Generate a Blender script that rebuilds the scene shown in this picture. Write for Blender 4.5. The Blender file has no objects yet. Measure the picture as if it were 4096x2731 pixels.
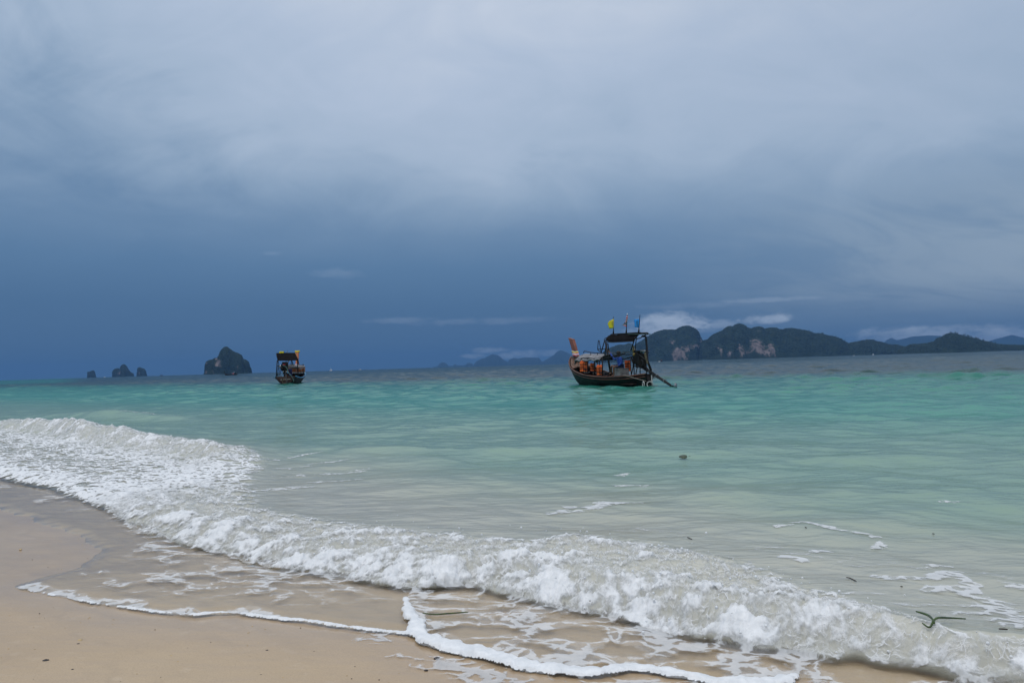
import bpy, bmesh, math, random
import numpy as np
from mathutils import Vector, Matrix, noise as mnoise

random.seed(7)
np.random.seed(7)
rad = math.radians
scene = bpy.context.scene
COL = scene.collection

# ------------------------------------------------------------------ camera
CAM_H = 1.2
ROLL, PITCH = rad(-1.68), rad(1.73)
cam_d = bpy.data.cameras.new('camera')
cam_d.sensor_width = 23.5
cam_d.lens = 18.0
cam_d.clip_start = 0.05
cam_d.clip_end = 80000.0
cam = bpy.data.objects.new('camera', cam_d)
COL.objects.link(cam)
CAM_M = Matrix.Rotation(rad(90) + PITCH, 3, 'X') @ Matrix.Rotation(ROLL, 3, 'Z')
cam.matrix_world = Matrix.Translation((0, 0, CAM_H)) @ CAM_M.to_4x4()
scene.camera = cam

# ------------------------------------------------------------------ sky, sun, exposure
SUN_EL, SUN_AZ = rad(62), rad(-150)          # azimuth measured from +Y towards +X
world = bpy.data.worlds.new('World')
scene.world = world
world.use_nodes = True
wn, wl = world.node_tree.nodes, world.node_tree.links
wn.clear()


class NT:
    """tiny helper to write shader maths"""
    def __init__(self, tree):
        self.t, self.n, self.l = tree, tree.nodes, tree.links

    def new(self, typ, **kw):
        nd = self.n.new(typ)
        for k, v in kw.items():
            setattr(nd, k, v)
        return nd

    def put(self, sock, v):
        if hasattr(v, 'links'):
            self.l.new(v, sock)
        else:
            sock.default_value = v

    def math(self, op, a, b=0.0, c=None, clamp=False):
        nd = self.new('ShaderNodeMath', operation=op, use_clamp=clamp)
        self.put(nd.inputs[0], a)
        self.put(nd.inputs[1], b)
        if c is not None:
            self.put(nd.inputs[2], c)
        return nd.outputs[0]

    def vmath(self, op, a, b=None, scale=None):
        nd = self.new('ShaderNodeVectorMath', operation=op)
        self.put(nd.inputs[0], a)
        if b is not None:
            self.put(nd.inputs[1], b)
        if scale is not None:
            self.put(nd.inputs['Scale'], scale)
        return nd.outputs['Value'] if op in ('DOT_PRODUCT', 'LENGTH') else nd.outputs[0]

    def rng(self, v, a, b, c=0.0, d=1.0, smooth=True):
        nd = self.new('ShaderNodeMapRange', interpolation_type='SMOOTHSTEP' if smooth else 'LINEAR')
        self.put(nd.inputs[0], v)
        for i, q in enumerate((a, b, c, d)):
            self.put(nd.inputs[1 + i], q)
        return nd.outputs[0]

    def noise(self, vec, scale, detail=4.0, rough=0.5, dist=0.0, dim='3D'):
        nd = self.new('ShaderNodeTexNoise', noise_dimensions=dim)
        if vec is not None:
            self.put(nd.inputs['Vector'], vec)
        nd.inputs['Scale'].default_value = scale
        nd.inputs['Detail'].default_value = detail
        nd.inputs['Roughness'].default_value = rough
        nd.inputs['Distortion'].default_value = dist
        return nd

    def mix(self, f, a, b, blend='MIX'):
        nd = self.new('ShaderNodeMix', data_type='RGBA', blend_type=blend)
        self.put(nd.inputs[0], f)
        self.put(nd.inputs[6], a if hasattr(a, 'links') else (*a, 1.0))
        self.put(nd.inputs[7], b if hasattr(b, 'links') else (*b, 1.0))
        return nd.outputs[2]

    def ramp(self, f, stops):
        nd = self.new('ShaderNodeValToRGB')
        el = nd.color_ramp.elements
        while len(el) > 1:
            el.remove(el[-1])
        el[0].position, el[0].color = stops[0][0], (*stops[0][1], 1)
        for p, c in stops[1:]:
            e = el.new(p)
            e.color = (*c, 1)
        self.put(nd.inputs[0], f)
        return nd.outputs[0]

    def attr(self, name):
        return self.new('ShaderNodeAttribute', attribute_name=name)

    def bump(self, height, strength, dist, normal=None):
        nd = self.new('ShaderNodeBump')
        self.put(nd.inputs['Height'], height)
        nd.inputs['Strength'].default_value = strength
        nd.inputs['Distance'].default_value = dist
        if normal is not None:
            self.put(nd.inputs['Normal'], normal)
        return nd.outputs[0]


def srgb(r, g, b):
    f = lambda c: c / 255 / 12.92 if c / 255 <= 0.04045 else ((c / 255 + 0.055) / 1.055) ** 2.4
    return (f(r), f(g), f(b))


w = NT(world.node_tree)
geo = w.new('ShaderNodeTexCoord')
D = w.vmath('NORMALIZE', geo.outputs['Generated'])
sep = w.new('ShaderNodeSeparateXYZ')
w.put(sep.inputs[0], D)
dx, dy, dz = sep.outputs
hl = w.math('MAXIMUM', w.math('SQRT', w.math('ADD', w.math('MULTIPLY', dx, dx), w.math('MULTIPLY', dy, dy))), 0.02)
sa = w.math('DIVIDE', dx, hl)                       # sine of the azimuth: -1 left ... +1 right
# flat cloud deck coordinates (perspective streaks come for free)
dzc = w.math('ADD', w.math('MAXIMUM', dz, 0.0), 0.22)
comb = w.new('ShaderNodeCombineXYZ')
w.put(comb.inputs[0], w.math('DIVIDE', dx, dzc))
w.put(comb.inputs[1], w.math('DIVIDE', dy, dzc))
deck = comb.outputs[0]
map_b = w.new('ShaderNodeMapping')
map_b.inputs['Rotation'].default_value = (0, rad(-9), 0)
map_b.inputs['Scale'].default_value = (1, 1, 2.0)
w.put(map_b.inputs[0], D)
n_big = w.noise(map_b.outputs[0], 1.9, 4.0, 0.5, 0.4).outputs[0]
map_f = w.new('ShaderNodeMapping')
map_f.inputs['Rotation'].default_value = (0, 0, rad(62))
map_f.inputs['Scale'].default_value = (0.8, 2.6, 1)
w.put(map_f.inputs[0], w.mix(0.55, deck, w.vmath('SCALE', map_b.outputs[0], scale=3.2)))
n_fine = w.noise(map_f.outputs[0], 1.7, 8.0, 0.58, 1.2).outputs[0]
n_mot = w.noise(map_b.outputs[0], 5.5, 7.0, 0.55, 0.9).outputs[0]
# elevation wobbled by the big billows so that bands are not level
zz = w.math('ADD', w.math('MAXIMUM', dz, 0.0), w.math('MULTIPLY', w.math('SUBTRACT', n_big, 0.5), w.rng(dz, 0.05, 0.35, 0.02, 0.15)))
zz = w.math('ADD', zz, w.math('MULTIPLY', w.math('SUBTRACT', n_fine, 0.5), w.rng(dz, 0.08, 0.4, 0.0, 0.17)))
zz = w.math('ADD', zz, w.math('MULTIPLY', w.math('SUBTRACT', n_mot, 0.5), w.rng(dz, 0.06, 0.26, 0.0, 0.15)))
zz = w.math('ADD', zz, w.math('MULTIPLY', sa, 0.03))
zz = w.math('ADD', zz, w.math('MULTIPLY', w.math('MULTIPLY', w.rng(sa, -0.1, -0.65), w.rng(dz, 0.1, 0.35)), -0.11))
zz = w.math('ADD', zz, w.rng(dz, 0.06, 0.28, 0.0, 0.085))
base = w.ramp(zz, [(0.0, srgb(70, 106, 146)), (0.07, srgb(75, 111, 150)), (0.14, srgb(90, 125, 162)),
                   (0.21, srgb(111, 141, 174)), (0.28, srgb(142, 166, 193)), (0.35, srgb(168, 187, 210)),
                   (0.44, srgb(181, 197, 219)), (0.7, (0.72, 0.77, 0.86)), (1.0, (0.86, 0.90, 0.96))])
# pale, less blue break in the overcast low on the right
right = w.rng(sa, 0.12, 0.62)
low = w.math('MULTIPLY', w.rng(dz, 0.02, 0.09), w.rng(dz, 0.24, 0.13))
brk = w.math('MULTIPLY', w.math('MULTIPLY', right, low), w.rng(n_fine, 0.30, 0.62, 0.35, 1.0))
base = w.mix(w.math('MULTIPLY', brk, 0.80), base, srgb(160, 177, 194))
greyr = w.math('MULTIPLY', w.rng(sa, 0.0, 0.6), 0.22)
base = w.mix(greyr, base, srgb(128, 152, 178))
# low white cloud banks far out over the mountains: each an azimuth/elevation patch broken by noise
map_c = w.new('ShaderNodeMapping')
map_c.inputs['Scale'].default_value = (1, 1, 2.4)
w.put(map_c.inputs[0], D)
n_c = w.noise(map_c.outputs[0], 26.0, 6.0, 0.55, 0.6).outputs[0]
n_c2 = w.noise(map_c.outputs[0], 80.0, 5.0, 0.55, 0.4).outputs[0]
n_cc = w.math('ADD', w.math('MULTIPLY', n_c, 0.65), w.math('MULTIPLY', n_c2, 0.35))


def pix_dir(px, py):
    v = CAM_M @ Vector(((px - 2048) / 3137.36, -(py - 1365.5) / 3137.36, -1.0))
    return v.normalized()


CLOUDS = [  # px, py, half width, half height, gain   (where each cloud stands in the sky)
    (2665, 1300, 110, 38, 1.0), (2735, 1302, 50, 22, 0.6), (2560, 1335, 80, 24, 0.4), (2900, 1296, 45, 15, 0.5),
    (3040, 1278, 75, 16, 0.85), (3115, 1272, 40, 16, 0.8), (2820, 1316, 50, 11, 0.2), (3760, 1325, 190, 20, 0.8),
    (3720, 1350, 170, 22, 0.9), (3960, 1345, 150, 26, 0.95), (4120, 1330, 180, 12, 0.7), (1965, 1402, 60, 12, 0.6),
    (2070, 1418, 110, 14, 0.62), (2190, 1412, 60, 12, 0.5), (1900, 1424, 50, 8, 0.5), (1600, 1282, 110, 11, 0.20),
    (1950, 1285, 240, 12, 0.17), (1345, 1095, 80, 16, 0.15), (1090, 1012, 30, 8, 0.2), (2780, 1220, 160, 12, 0.15),
    (3050, 1200, 160, 8, 0.25)]
cl = None
for px, py, hw, hh, gain in CLOUDS:
    c = pix_dir(px, py)
    az0, el0 = math.atan2(c.x, c.y), math.asin(c.z)
    du = w.math('DIVIDE', w.math('SUBTRACT', sa, math.sin(az0)), hw / 3137.36 * math.cos(az0) * 1.1)
    dv = w.math('DIVIDE', w.math('SUBTRACT', dz, c.z), hh / 3137.36)
    r2 = w.math('ADD', w.math('MULTIPLY', du, du), w.math('MULTIPLY', dv, dv))
    g = w.math('MULTIPLY', w.rng(w.math('ADD', r2, w.math('MULTIPLY', w.math('SUBTRACT', 0.5, n_cc), 7.5)), 2.1, -0.6), gain)
    g = w.math('MULTIPLY', g, w.rng(dy, 0.0, 0.1))
    cl = g if cl is None else w.math('MAXIMUM', cl, g)
base = w.mix(w.math('MULTIPLY', cl, 0.55), base, (0.62, 0.72, 0.88))
sky = w.new('ShaderNodeTexSky', sky_type='NISHITA', sun_disc=False)
sky.sun_elevation = SUN_EL
sky.sun_rotation = SUN_AZ
sky.air_density, sky.dust_density, sky.ozone_density = 1.0, 2.0, 1.0
SKY_GAIN = 1.0
cloudcol = w.vmath('SCALE', base, scale=10.0 * SKY_GAIN)
mixed = w.mix(0.95, sky.outputs[0], cloudcol)
bg = w.new('ShaderNodeBackground')
w.put(bg.inputs[0], mixed)
bg.inputs[1].default_value = 0.1
out = w.new('ShaderNodeOutputWorld')
wl.new(bg.outputs[0], out.inputs[0])

sun_d = bpy.data.lights.new('sun', 'SUN')
sun_d.energy = 1.1
sun_d.angle = rad(35)
sun_d.color = (1.0, 0.96, 0.9)
sun = bpy.data.objects.new('sun', sun_d)
sdir = Vector((math.sin(SUN_AZ) * math.cos(SUN_EL), math.cos(SUN_AZ) * math.cos(SUN_EL), math.sin(SUN_EL)))
sun.rotation_euler = sdir.to_track_quat('Z', 'Y').to_euler()
COL.objects.link(sun)

scene.view_settings.view_transform = 'Standard'
scene.view_settings.look = 'None'
scene.view_settings.exposure = 0.0
scene.view_settings.gamma = 1.0
scene.view_settings.use_curve_mapping = False
scene.render.engine = 'CYCLES'
cy = scene.cycles
cy.use_denoising = True
cy.max_bounces = 8
cy.transparent_max_bounces = 16
cy.diffuse_bounces = 2
cy.glossy_bounces = 3
cy.volume_bounces = 0
cy.caustics_reflective = False
cy.caustics_refractive = False
HAZE_DENSITY = 0.85e-4
HAZE_COLOR = (0.15, 0.35, 0.70)


# ------------------------------------------------------------------ helpers
def ray(px, py):
    return CAM_M @ Vector(((px - 2048) / 3137.36, -(py - 1365.5) / 3137.36, -1.0))


def ground(px, py, z=0.0):
    d = ray(px, py)
    k = (z - CAM_H) / d.z
    return Vector((d.x * k, d.y * k, z))


def at_depth(px, py, y):
    d = ray(px, py)
    k = y / d.y
    return Vector((d.x * k, y, CAM_H + d.z * k))


K = 4096 / 2352


def gv(px, py, z=0.0):
    return ground(px * K, py * K, z)


def st(p):
    return (0.658 * p[0] + 0.752 * p[1], 0.752 * p[0] - 0.658 * p[1])


def tag(o, label=None, cat=None, group=None, kind=None):
    if label:
        o['label'] = label
    if cat:
        o['category'] = cat
    if group:
        o['group'] = group
    if kind:
        o['kind'] = kind
    return o


def empty(name, loc=(0, 0, 0), rz=0.0, scale=1.0):
    o = bpy.data.objects.new(name, None)
    o.empty_display_size = 0.2
    COL.objects.link(o)
    o.location = loc
    o.rotation_euler = (0, 0, rz)
    o.scale = (scale,) * 3
    return o


def copy_tree(o, parent=None):
    c = o.copy()
    COL.objects.link(c)
    c.parent = parent
    for ch in list(o.children):
        copy_tree(ch, c)
    return c


def mesh_np(name, verts, quads, mat, parent=None, smooth=True):
    me = bpy.data.meshes.new(name)
    me.vertices.add(len(verts))
    me.vertices.foreach_set('co', np.asarray(verts, dtype=np.float32).ravel())
    q = np.asarray(quads, dtype=np.int32)
    me.loops.add(q.size)
    me.loops.foreach_set('vertex_index', q.ravel())
    me.polygons.add(len(q))
    me.polygons.foreach_set('loop_start', np.arange(0, q.size, q.shape[1], dtype=np.int32))
    me.polygons.foreach_set('loop_total', np.full(len(q), q.shape[1], dtype=np.int32))
    if smooth:
        me.polygons.foreach_set('use_smooth', np.ones(len(q), dtype=bool))
    me.update()
    me.validate()
    if mat:
        me.materials.append(mat)
    o = bpy.data.objects.new(name, me)
    COL.objects.link(o)
    if parent:
        o.parent = parent
    return o


def fattr(o, name, arr):
    a = o.data.attributes.new(name, 'FLOAT', 'POINT')
    a.data.foreach_set('value', np.asarray(arr, dtype=np.float32))


def cattr(o, name, arr):
    a = o.data.attributes.new(name, 'FLOAT_COLOR', 'POINT')
    rgba = np.ones((len(arr), 4), dtype=np.float32)
    rgba[:, :3] = arr
    a.data.foreach_set('color', rgba.ravel())


class MB:
    def __init__(self):
        self.v, self.f = [], []

    def add(self, vs, fs):
        b = len(self.v)
        self.v += [tuple(p) for p in vs]
        self.f += [tuple(b + i for i in f) for f in fs]
        return self

    def box(self, c, s, rot=None, taper=1.0):
        c = Vector(c)
        vs = []
        for z in (-1, 1):
            k = taper if z > 0 else 1.0
            for x, y in ((-1, -1), (1, -1), (1, 1), (-1, 1)):
                p = Vector((x * s[0] / 2 * k, y * s[1] / 2 * k, z * s[2] / 2))
                if rot is not None:
                    p = rot @ p
                vs.append(p + c)
        return self.add(vs, [(3, 2, 1, 0), (4, 5, 6, 7), (0, 1, 5, 4), (1, 2, 6, 5), (2, 3, 7, 6), (3, 0, 4, 7)])

    def tube(self, pts, r, n=8, cap=True):
        pts = [Vector(p) for p in pts]
        rs = r if isinstance(r, (list, tuple)) else [r] * len(pts)
        prev = None
        vs, fs = [], []
        for i, p in enumerate(pts):
            a = pts[max(i - 1, 0)]
            b = pts[min(i + 1, len(pts) - 1)]
            d = (b - a).normalized()
            if prev is None:
                up = Vector((0, 0, 1)) if abs(d.z) < 0.9 else Vector((1, 0, 0))
                u = d.cross(up).normalized()
            else:
                u = (prev - d * prev.dot(d)).normalized()
            prev = u
            vv = d.cross(u)
            for k in range(n):
                t = 2 * math.pi * k / n
                vs.append(p + (u * math.cos(t) + vv * math.sin(t)) * rs[i])
        for i in range(len(pts) - 1):
            for k in range(n):
                fs.append((i * n + k, i * n + (k + 1) % n, (i + 1) * n + (k + 1) % n, (i + 1) * n + k))
        if cap:
            fs.append(tuple(range(n))[::-1])
            fs.append(tuple((len(pts) - 1) * n + k for k in range(n)))
        return self.add(vs, fs)

    def ring(self, c, R, r, axis='x', n=20, m=8, arc=(0, 2 * math.pi)):
        pts = []
        for i in range(n + 1):
            a = arc[0] + (arc[1] - arc[0]) * i / n
            ca, sa_ = math.cos(a) * R, math.sin(a) * R
            pts.append(Vector(c) + Vector({'x': (0, ca, sa_), 'y': (ca, 0, sa_), 'z': (ca, sa_, 0)}[axis]))
        return self.tube(pts, r, m)

    def ball(self, c, r, sx=1, sy=1, sz=1, n=10, m=7, wob=0.0, seed=0):
        rnd = random.Random(seed)
        vs, fs = [], []
        for j in range(m + 1):
            ph = math.pi * j / m
            for i in range(n):
                th = 2 * math.pi * i / n
                k = r * (1 + wob * rnd.uniform(-1, 1))
                vs.append(Vector(c) + Vector((math.sin(ph) * math.cos(th) * k * sx, math.sin(ph) * math.sin(th) * k * sy, math.cos(ph) * k * sz)))
        for j in range(m):
            for i in range(n):
                fs.append((j * n + i, (j + 1) * n + i, (j + 1) * n + (i + 1) % n, j * n + (i + 1) % n))
        return self.add(vs, fs)

    def grid(self, rows, thick=0.0):
        """rows of points -> sheet; thick offsets a second skin along the sheet normal (approx. -z)"""
        nr, nc = len(rows), len(rows[0])
        vs = [Vector(p) for r_ in rows for p in r_]
        fs = [(i * nc + j, i * nc + j + 1, (i + 1) * nc + j + 1, (i + 1) * nc + j) for i in range(nr - 1) for j in range(nc - 1)]
        return self.add(vs, fs)

    def build(self, name, mat, parent=None, smooth=False, bevel=0.0, solid=0.0):
        me = bpy.data.meshes.new(name)
        me.from_pydata(self.v, [], self.f)
        me.update()
        if smooth:
            for p in me.polygons:
                p.use_smooth = True
        me.materials.append(mat)
        o = bpy.data.objects.new(name, me)
        COL.objects.link(o)
        if parent:
            o.parent = parent
        if solid:
            m = o.modifiers.new('solid', 'SOLIDIFY')
            m.thickness = solid
            m.offset = 0
        if bevel:
            m = o.modifiers.new('bevel', 'BEVEL')
            m.width = bevel
            m.segments = 2
        return o


MATS = {}


def material(name, col, rough=0.6, metal=0.0, noise=0.12, scale=8.0, bump=0.0, bscale=30.0, stretch=(1, 1, 1), coat=0.0, spec=0.5, two=None):
    """procedural: base colour broken by two noises, roughness wear, optional relief"""
    if name in MATS:
        return MATS[name]
    m = bpy.data.materials.new(name)
    m.use_nodes = True
    t = NT(m.node_tree)
    b = t.n['Principled BSDF']
    tc = t.new('ShaderNodeTexCoord')
    mp = t.new('ShaderNodeMapping')
    mp.inputs['Scale'].default_value = stretch
    t.put(mp.inputs[0], tc.outputs['Object'])
    n1 = t.noise(mp.outputs[0], scale, 5.0, 0.6).outputs[0]
    dark = tuple(c * (1 - 2.2 * noise) if noise < 0.4 else c * 0.15 for c in col)
    lite = tuple(min(1, c * (1 + 1.6 * noise)) for c in col)
    c = t.mix(t.rng(n1, 0.3, 0.7), dark, two if two else lite)
    t.put(b.inputs['Base Color'], c)
    n2 = t.noise(mp.outputs[0], scale * 3.1, 3.0).outputs[0]
    t.put(b.inputs['Roughness'], t.rng(n2, 0.3, 0.7, max(0.05, rough - 0.1), min(1, rough + 0.12)))
    b.inputs['Metallic'].default_value = metal
    b.inputs['Specular IOR Level'].default_value = spec
    if coat:
        b.inputs['Coat Weight'].default_value = coat
    if bump:
        n3 = t.noise(mp.outputs[0], bscale, 4.0).outputs[0]
        t.put(b.inputs['Normal'], t.bump(n3, bump, 0.02))
    MATS[name] = m
    return m


# numpy gradient noise ---------------------------------------------------
_perm = np.random.RandomState(3).permutation(4096).astype(np.int32)
_ga = np.random.RandomState(5).uniform(0, 2 * np.pi, 4096)
_gx, _gy = np.cos(_ga).astype(np.float32), np.sin(_ga).astype(np.float32)


def perlin(x, y, seed=0):
    x = np.asarray(x, dtype=np.float32) + seed * 17.13
    y = np.asarray(y, dtype=np.float32) + seed * 9.71
    xi, yi = np.floor(x).astype(np.int32), np.floor(y).astype(np.int32)
    xf, yf = x - xi, y - yi
    u = xf * xf * xf * (xf * (xf * 6 - 15) + 10)
    v = yf * yf * yf * (yf * (yf * 6 - 15) + 10)

    def g(ix, iy, fx, fy):
        h = _perm[(_perm[ix & 4095] + iy) & 4095]
        return _gx[h] * fx + _gy[h] * fy
    a = g(xi, yi, xf, yf)
    b = g(xi + 1, yi, xf - 1, yf)
    c = g(xi, yi + 1, xf, yf - 1)
    d = g(xi + 1, yi + 1, xf - 1, yf - 1)
    a += u * (b - a)
    c += u * (d - c)
    return (a + v * (c - a)) * 1.5


def fbm(x, y, octv=4, seed=0, gain=0.5, lac=2.03, billow=False):
    r, a, tot = 0, 1.0, 0
    for i in range(octv):
        n = perlin(x, y, seed + i * 3)
        r = r + a * (np.abs(n) * 2 - 0.5 if billow else n)
        tot += a
        a *= gain
        x, y = x * lac, y * lac
    return r / tot


def sstep(v, a, b):
    t = np.clip((v - a) / (b - a), 0, 1)
    return t * t * (3 - 2 * t)


def poly_dist(x, y, pts):
    """distance to a polyline, and the parameter (0..1) of the nearest point"""
    best = np.full(x.shape, 1e9, dtype=np.float32)
    par = np.zeros(x.shape, dtype=np.float32)
    L = [0.0]
    for a, b in zip(pts[:-1], pts[1:]):
        L.append(L[-1] + math.hypot(b[0] - a[0], b[1] - a[1]))
    for i, (a, b) in enumerate(zip(pts[:-1], pts[1:])):
        ex, ey = b[0] - a[0], b[1] - a[1]
        l2 = max(ex * ex + ey * ey, 1e-9)
        t = np.clip(((x - a[0]) * ex + (y - a[1]) * ey) / l2, 0, 1)
        d = np.hypot(x - a[0] - t * ex, y - a[1] - t * ey)
        m = d < best
        best[m] = d[m]
        par[m] = ((L[i] + t * math.sqrt(l2)) / L[-1])[m]
    return best, par


def in_poly(x, y, pts):
    c = np.zeros(x.shape, dtype=bool)
    n = len(pts)
    for i in range(n):
        ax, ay = pts[i][0], pts[i][1]
        bx, by = pts[(i + 1) % n][0], pts[(i + 1) % n][1]
        if ay == by:
            continue
        m = (ay > y) != (by > y)
        c ^= m & (x < (bx - ax) * (y - ay) / (by - ay) + ax)
    return c


def smooth_line(pts, n=6):
    """Catmull-Rom through 2-D/3-D points"""
    P = [Vector(p) for p in pts]
    P = [P[0] * 2 - P[1]] + P + [P[-1] * 2 - P[-2]]
    o = []
    for i in range(1, len(P) - 2):
        for k in range(n):
            t = k / n
            a, b, c, d = P[i - 1], P[i], P[i + 1], P[i + 2]
            o.append(0.5 * ((2 * b) + (c - a) * t + (2 * a - 5 * b + 4 * c - d) * t * t + (3 * b - a - 3 * c + d) * t ** 3))
    o.append(P[-2])
    return o


# ------------------------------------------------------------------ shore geometry (traced on the ground plane, metres)
def sand_z(s):
    s = np.asarray(s, dtype=np.float64)
    up = np.where(s < 2.8, (2.8 - s) * 0.055, 0.0)
    up = np.minimum(up, 2.5 + 0 * up)
    dn = np.where(s >= 2.8, -(np.minimum(s, 60) - 2.8) * 0.058, 0.0)
    return up + dn - np.where(s > 60, np.minimum((s - 60) * 0.02, 4.0), 0)


W_front = [(0, 1105), (100, 1125), (240, 1178), (280, 1210), (370, 1250), (560, 1305), (700, 1325), (880, 1360), (930, 1365),
           (1070, 1350), (1150, 1375), (1270, 1405), (1400, 1425), (1570, 1470), (1760, 1500), (1980, 1520), (2100, 1540), (2200, 1560), (2352, 1572)]
wf = [st(gv(*p)) for p in W_front]
wf = sorted([(t, s) for s, t in wf])
wf = [(-60, 4.2), (-22, 3.3)] + wf + [(3, 3.9), (20, 5.0)]
WT, WS = np.array([a for a, b in wf]), np.array([b for a, b in wf])
edge1 = [gv(*p, 0.05) for p in [(-300, 1120), (-60, 1150), (40, 1178), (150, 1215), (215, 1255), (190, 1300), (110, 1325), (40, 1362), (90, 1373), (150, 1385), (215, 1396), (300, 1406), (380, 1415), (440, 1418), (500, 1411),
                              (560, 1412), (640, 1420), (720, 1426), (780, 1434), (860, 1442), (955, 1450)]]
edge2 = [gv(*p, 0.04) for p in [(932, 1372), (936, 1395), (942, 1415), (958, 1430), (957, 1452), (990, 1472), (1050, 1490), (1100, 1500), (1150, 1515), (1210, 1530), (1280, 1540), (1340, 1542), (1390, 1538), (1440, 1526), (1500, 1528),
                              (1560, 1536), (1630, 1546), (1700, 1556), (1760, 1552), (1800, 1542), (1825, 1530)]]
edge3 = [gv(*p, 0.03) for p in [(1860, 1538), (1930, 1545), (2000, 1570), (2100, 1600), (2300, 1640)]]
E1 = smooth_line([(p.x, p.y, 0) for p in edge1], 3)
E2 = smooth_line([(p.x, p.y, 0) for p in edge2], 4)
E2m = [p for p in E2]
join = [p for p in E2 if p.y < edge1[-1].y and p.x > edge1[-1].x - 0.02]
film_poly = [(-80.0, 60.0)] + [(p.x, p.y) for p in E1] + [(p.x, p.y) for p in join] + [(p.x, p.y) for p in edge3] + [(6.0, 1.0), (60.0, 8.0), (80.0, 80.0)]
E1_line = [(p.x, p.y) for p in E1[21:]]
E2_line = [(p.x, p.y) for p in E2]

# ------------------------------------------------------------------ sand (one sheet, to the horizon)
def polar_sheet(az, r):
    A, Rr = np.meshgrid(az, r)
    return (np.sin(A) * Rr), (np.cos(A) * Rr)


def polar_quads(nr, na, wrap=False):
    i, j = np.meshgrid(np.arange(nr - 1), np.arange(na if wrap else na - 1), indexing='ij')
    j2 = (j + 1) % na
    return np.stack([i * na + j, i * na + j2, (i + 1) * na + j2, (i + 1) * na + j], -1).reshape(-1, 4)


az_s = np.concatenate([np.linspace(-math.pi, -0.75, 60)[:-1], np.linspace(-0.75, 0.75, 420), np.linspace(0.75, math.pi, 60)[1:-1]])
r_s = np.concatenate([[0.05, 0.4, 0.9, 1.4], 1.8 * np.exp(np.arange(0, 300) * 0.0065), 1.8 * math.exp(300 * 0.0065) * np.exp(np.arange(0, 90) * 0.09)])
r_s = np.concatenate([r_s[r_s < 14000], [14500.0]])
X, Y = polar_sheet(az_s, r_s)
x, y = X.ravel(), Y.ravel()
S, T = 0.658 * x + 0.752 * y, 0.752 * x - 0.658 * y
zs = sand_z(S)
near = (S > -8) & (S < 6) & (np.hypot(x, y) < 30)
zs[near] += 0.012 * fbm(x[near] * 0.9, y[near] * 0.9, 3, 4) + 0.004 * fbm(T[near] * 2.0, S[near] * 7.0, 3, 14)
zs = np.where(np.hypot(x, y) > 4000, np.minimum(zs, -5), zs)
wet = np.ones_like(x)
nr_ = np.hypot(x, y) < 40
ins = in_poly(x, y, film_poly)
dline, _ = poly_dist(x[nr_], y[nr_], film_poly[1:-3])
wn_ = 1 - sstep(dline + 0.10 * fbm(x[nr_] * 2, y[nr_] * 2, 3, 8), 0.02, 0.75)
left_wet = sstep(-x[nr_] - 1.2 + 0.25 * S[nr_] + 0.3 * fbm(x[nr_], y[nr_], 3, 9), 0.2, 2.4)
wet[nr_] = np.where(ins[nr_], 1.0, np.maximum(wn_, left_wet * 0.92))
wet[(S < -2)] *= 0.3

m = bpy.data.materials.new('beach_sand')
m.use_nodes = True
t = NT(m.node_tree)
b = t.n['Principled BSDF']
pos = t.new('ShaderNodeNewGeometry').outputs['Position']
wetA = t.attr('wet').outputs['Fac']
n1 = t.noise(pos, 0.9, 4.0, 0.55).outputs[0]
n2 = t.noise(pos, 9.0, 5.0, 0.6).outputs[0]
n3 = t.noise(pos, 170.0, 3.0, 0.75).outputs[0]
mp = t.new('ShaderNodeMapping')
mp.inputs['Rotation'].default_value = (0, 0, rad(41))
mp.inputs['Scale'].default_value = (1.4, 7.0, 1.0)
t.put(mp.inputs[0], pos)
n4 = t.noise(mp.outputs[0], 3.0, 5.0, 0.6).outputs[0]
c = t.mix(t.rng(n1, 0.3, 0.7), (0.455, 0.348, 0.228), (0.51, 0.398, 0.268))
c = t.mix(t.math('MULTIPLY', t.rng(n4, 0.42, 0.70), 0.45), c, (0.44, 0.35, 0.26))
c = t.mix(t.math('MULTIPLY', t.rng(n3, 0.40, 0.72), 0.55), c, (0.36, 0.27, 0.19))
c = t.mix(t.math('MULTIPLY', t.rng(n2, 0.55, 0.75), 0.12), c, (0.76, 0.68, 0.58))
sxyz = t.new('ShaderNodeSeparateXYZ')
t.put(sxyz.inputs[0], pos)
sv_ = t.math('ADD', t.math('MULTIPLY', sxyz.outputs[0], 0.658), t.math('MULTIPLY', sxyz.outputs[1], 0.752))
line_ = t.math('SINE', t.math('ADD', t.math('MULTIPLY', sv_, 9.0), t.math('MULTIPLY', n1, 26.0)))
line_ = t.math('MULTIPLY', t.rng(line_, 0.86, 1.0), t.rng(n2, 0.42, 0.62))
c = t.mix(t.math('MULTIPLY', line_, 0.22), c, (0.33, 0.26, 0.19))
wc = t.mix(wetA, c, t.mix(1.0, c, (0.96, 0.90, 0.82), 'MULTIPLY'))
t.put(b.inputs['Base Color'], wc)
t.put(b.inputs['Roughness'], t.math('SUBTRACT', 0.85, t.math('MULTIPLY', wetA, 0.3)))
t.put(b.inputs['Coat Weight'], t.math('MULTIPLY', t.math('POWER', t.attr('coat').outputs['Fac'], 1.6), 0.85))
b.inputs['Coat Roughness'].default_value = 0.17
b.inputs['Coat IOR'].default_value = 1.33
hgt = t.math('ADD', t.math('MULTIPLY', n3, 0.12), t.math('ADD', t.math('MULTIPLY', n2, 0.25), t.math('MULTIPLY', n4, 0.5)))
t.put(b.inputs['Normal'], t.bump(hgt, 0.6, 0.014))
M_SAND = m
sand = mesh_np('sand', np.stack([x, y, zs], 1), polar_quads(len(r_s), len(az_s), True), M_SAND)
fattr(sand, 'wet', wet)
coat = wet.copy()
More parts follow.
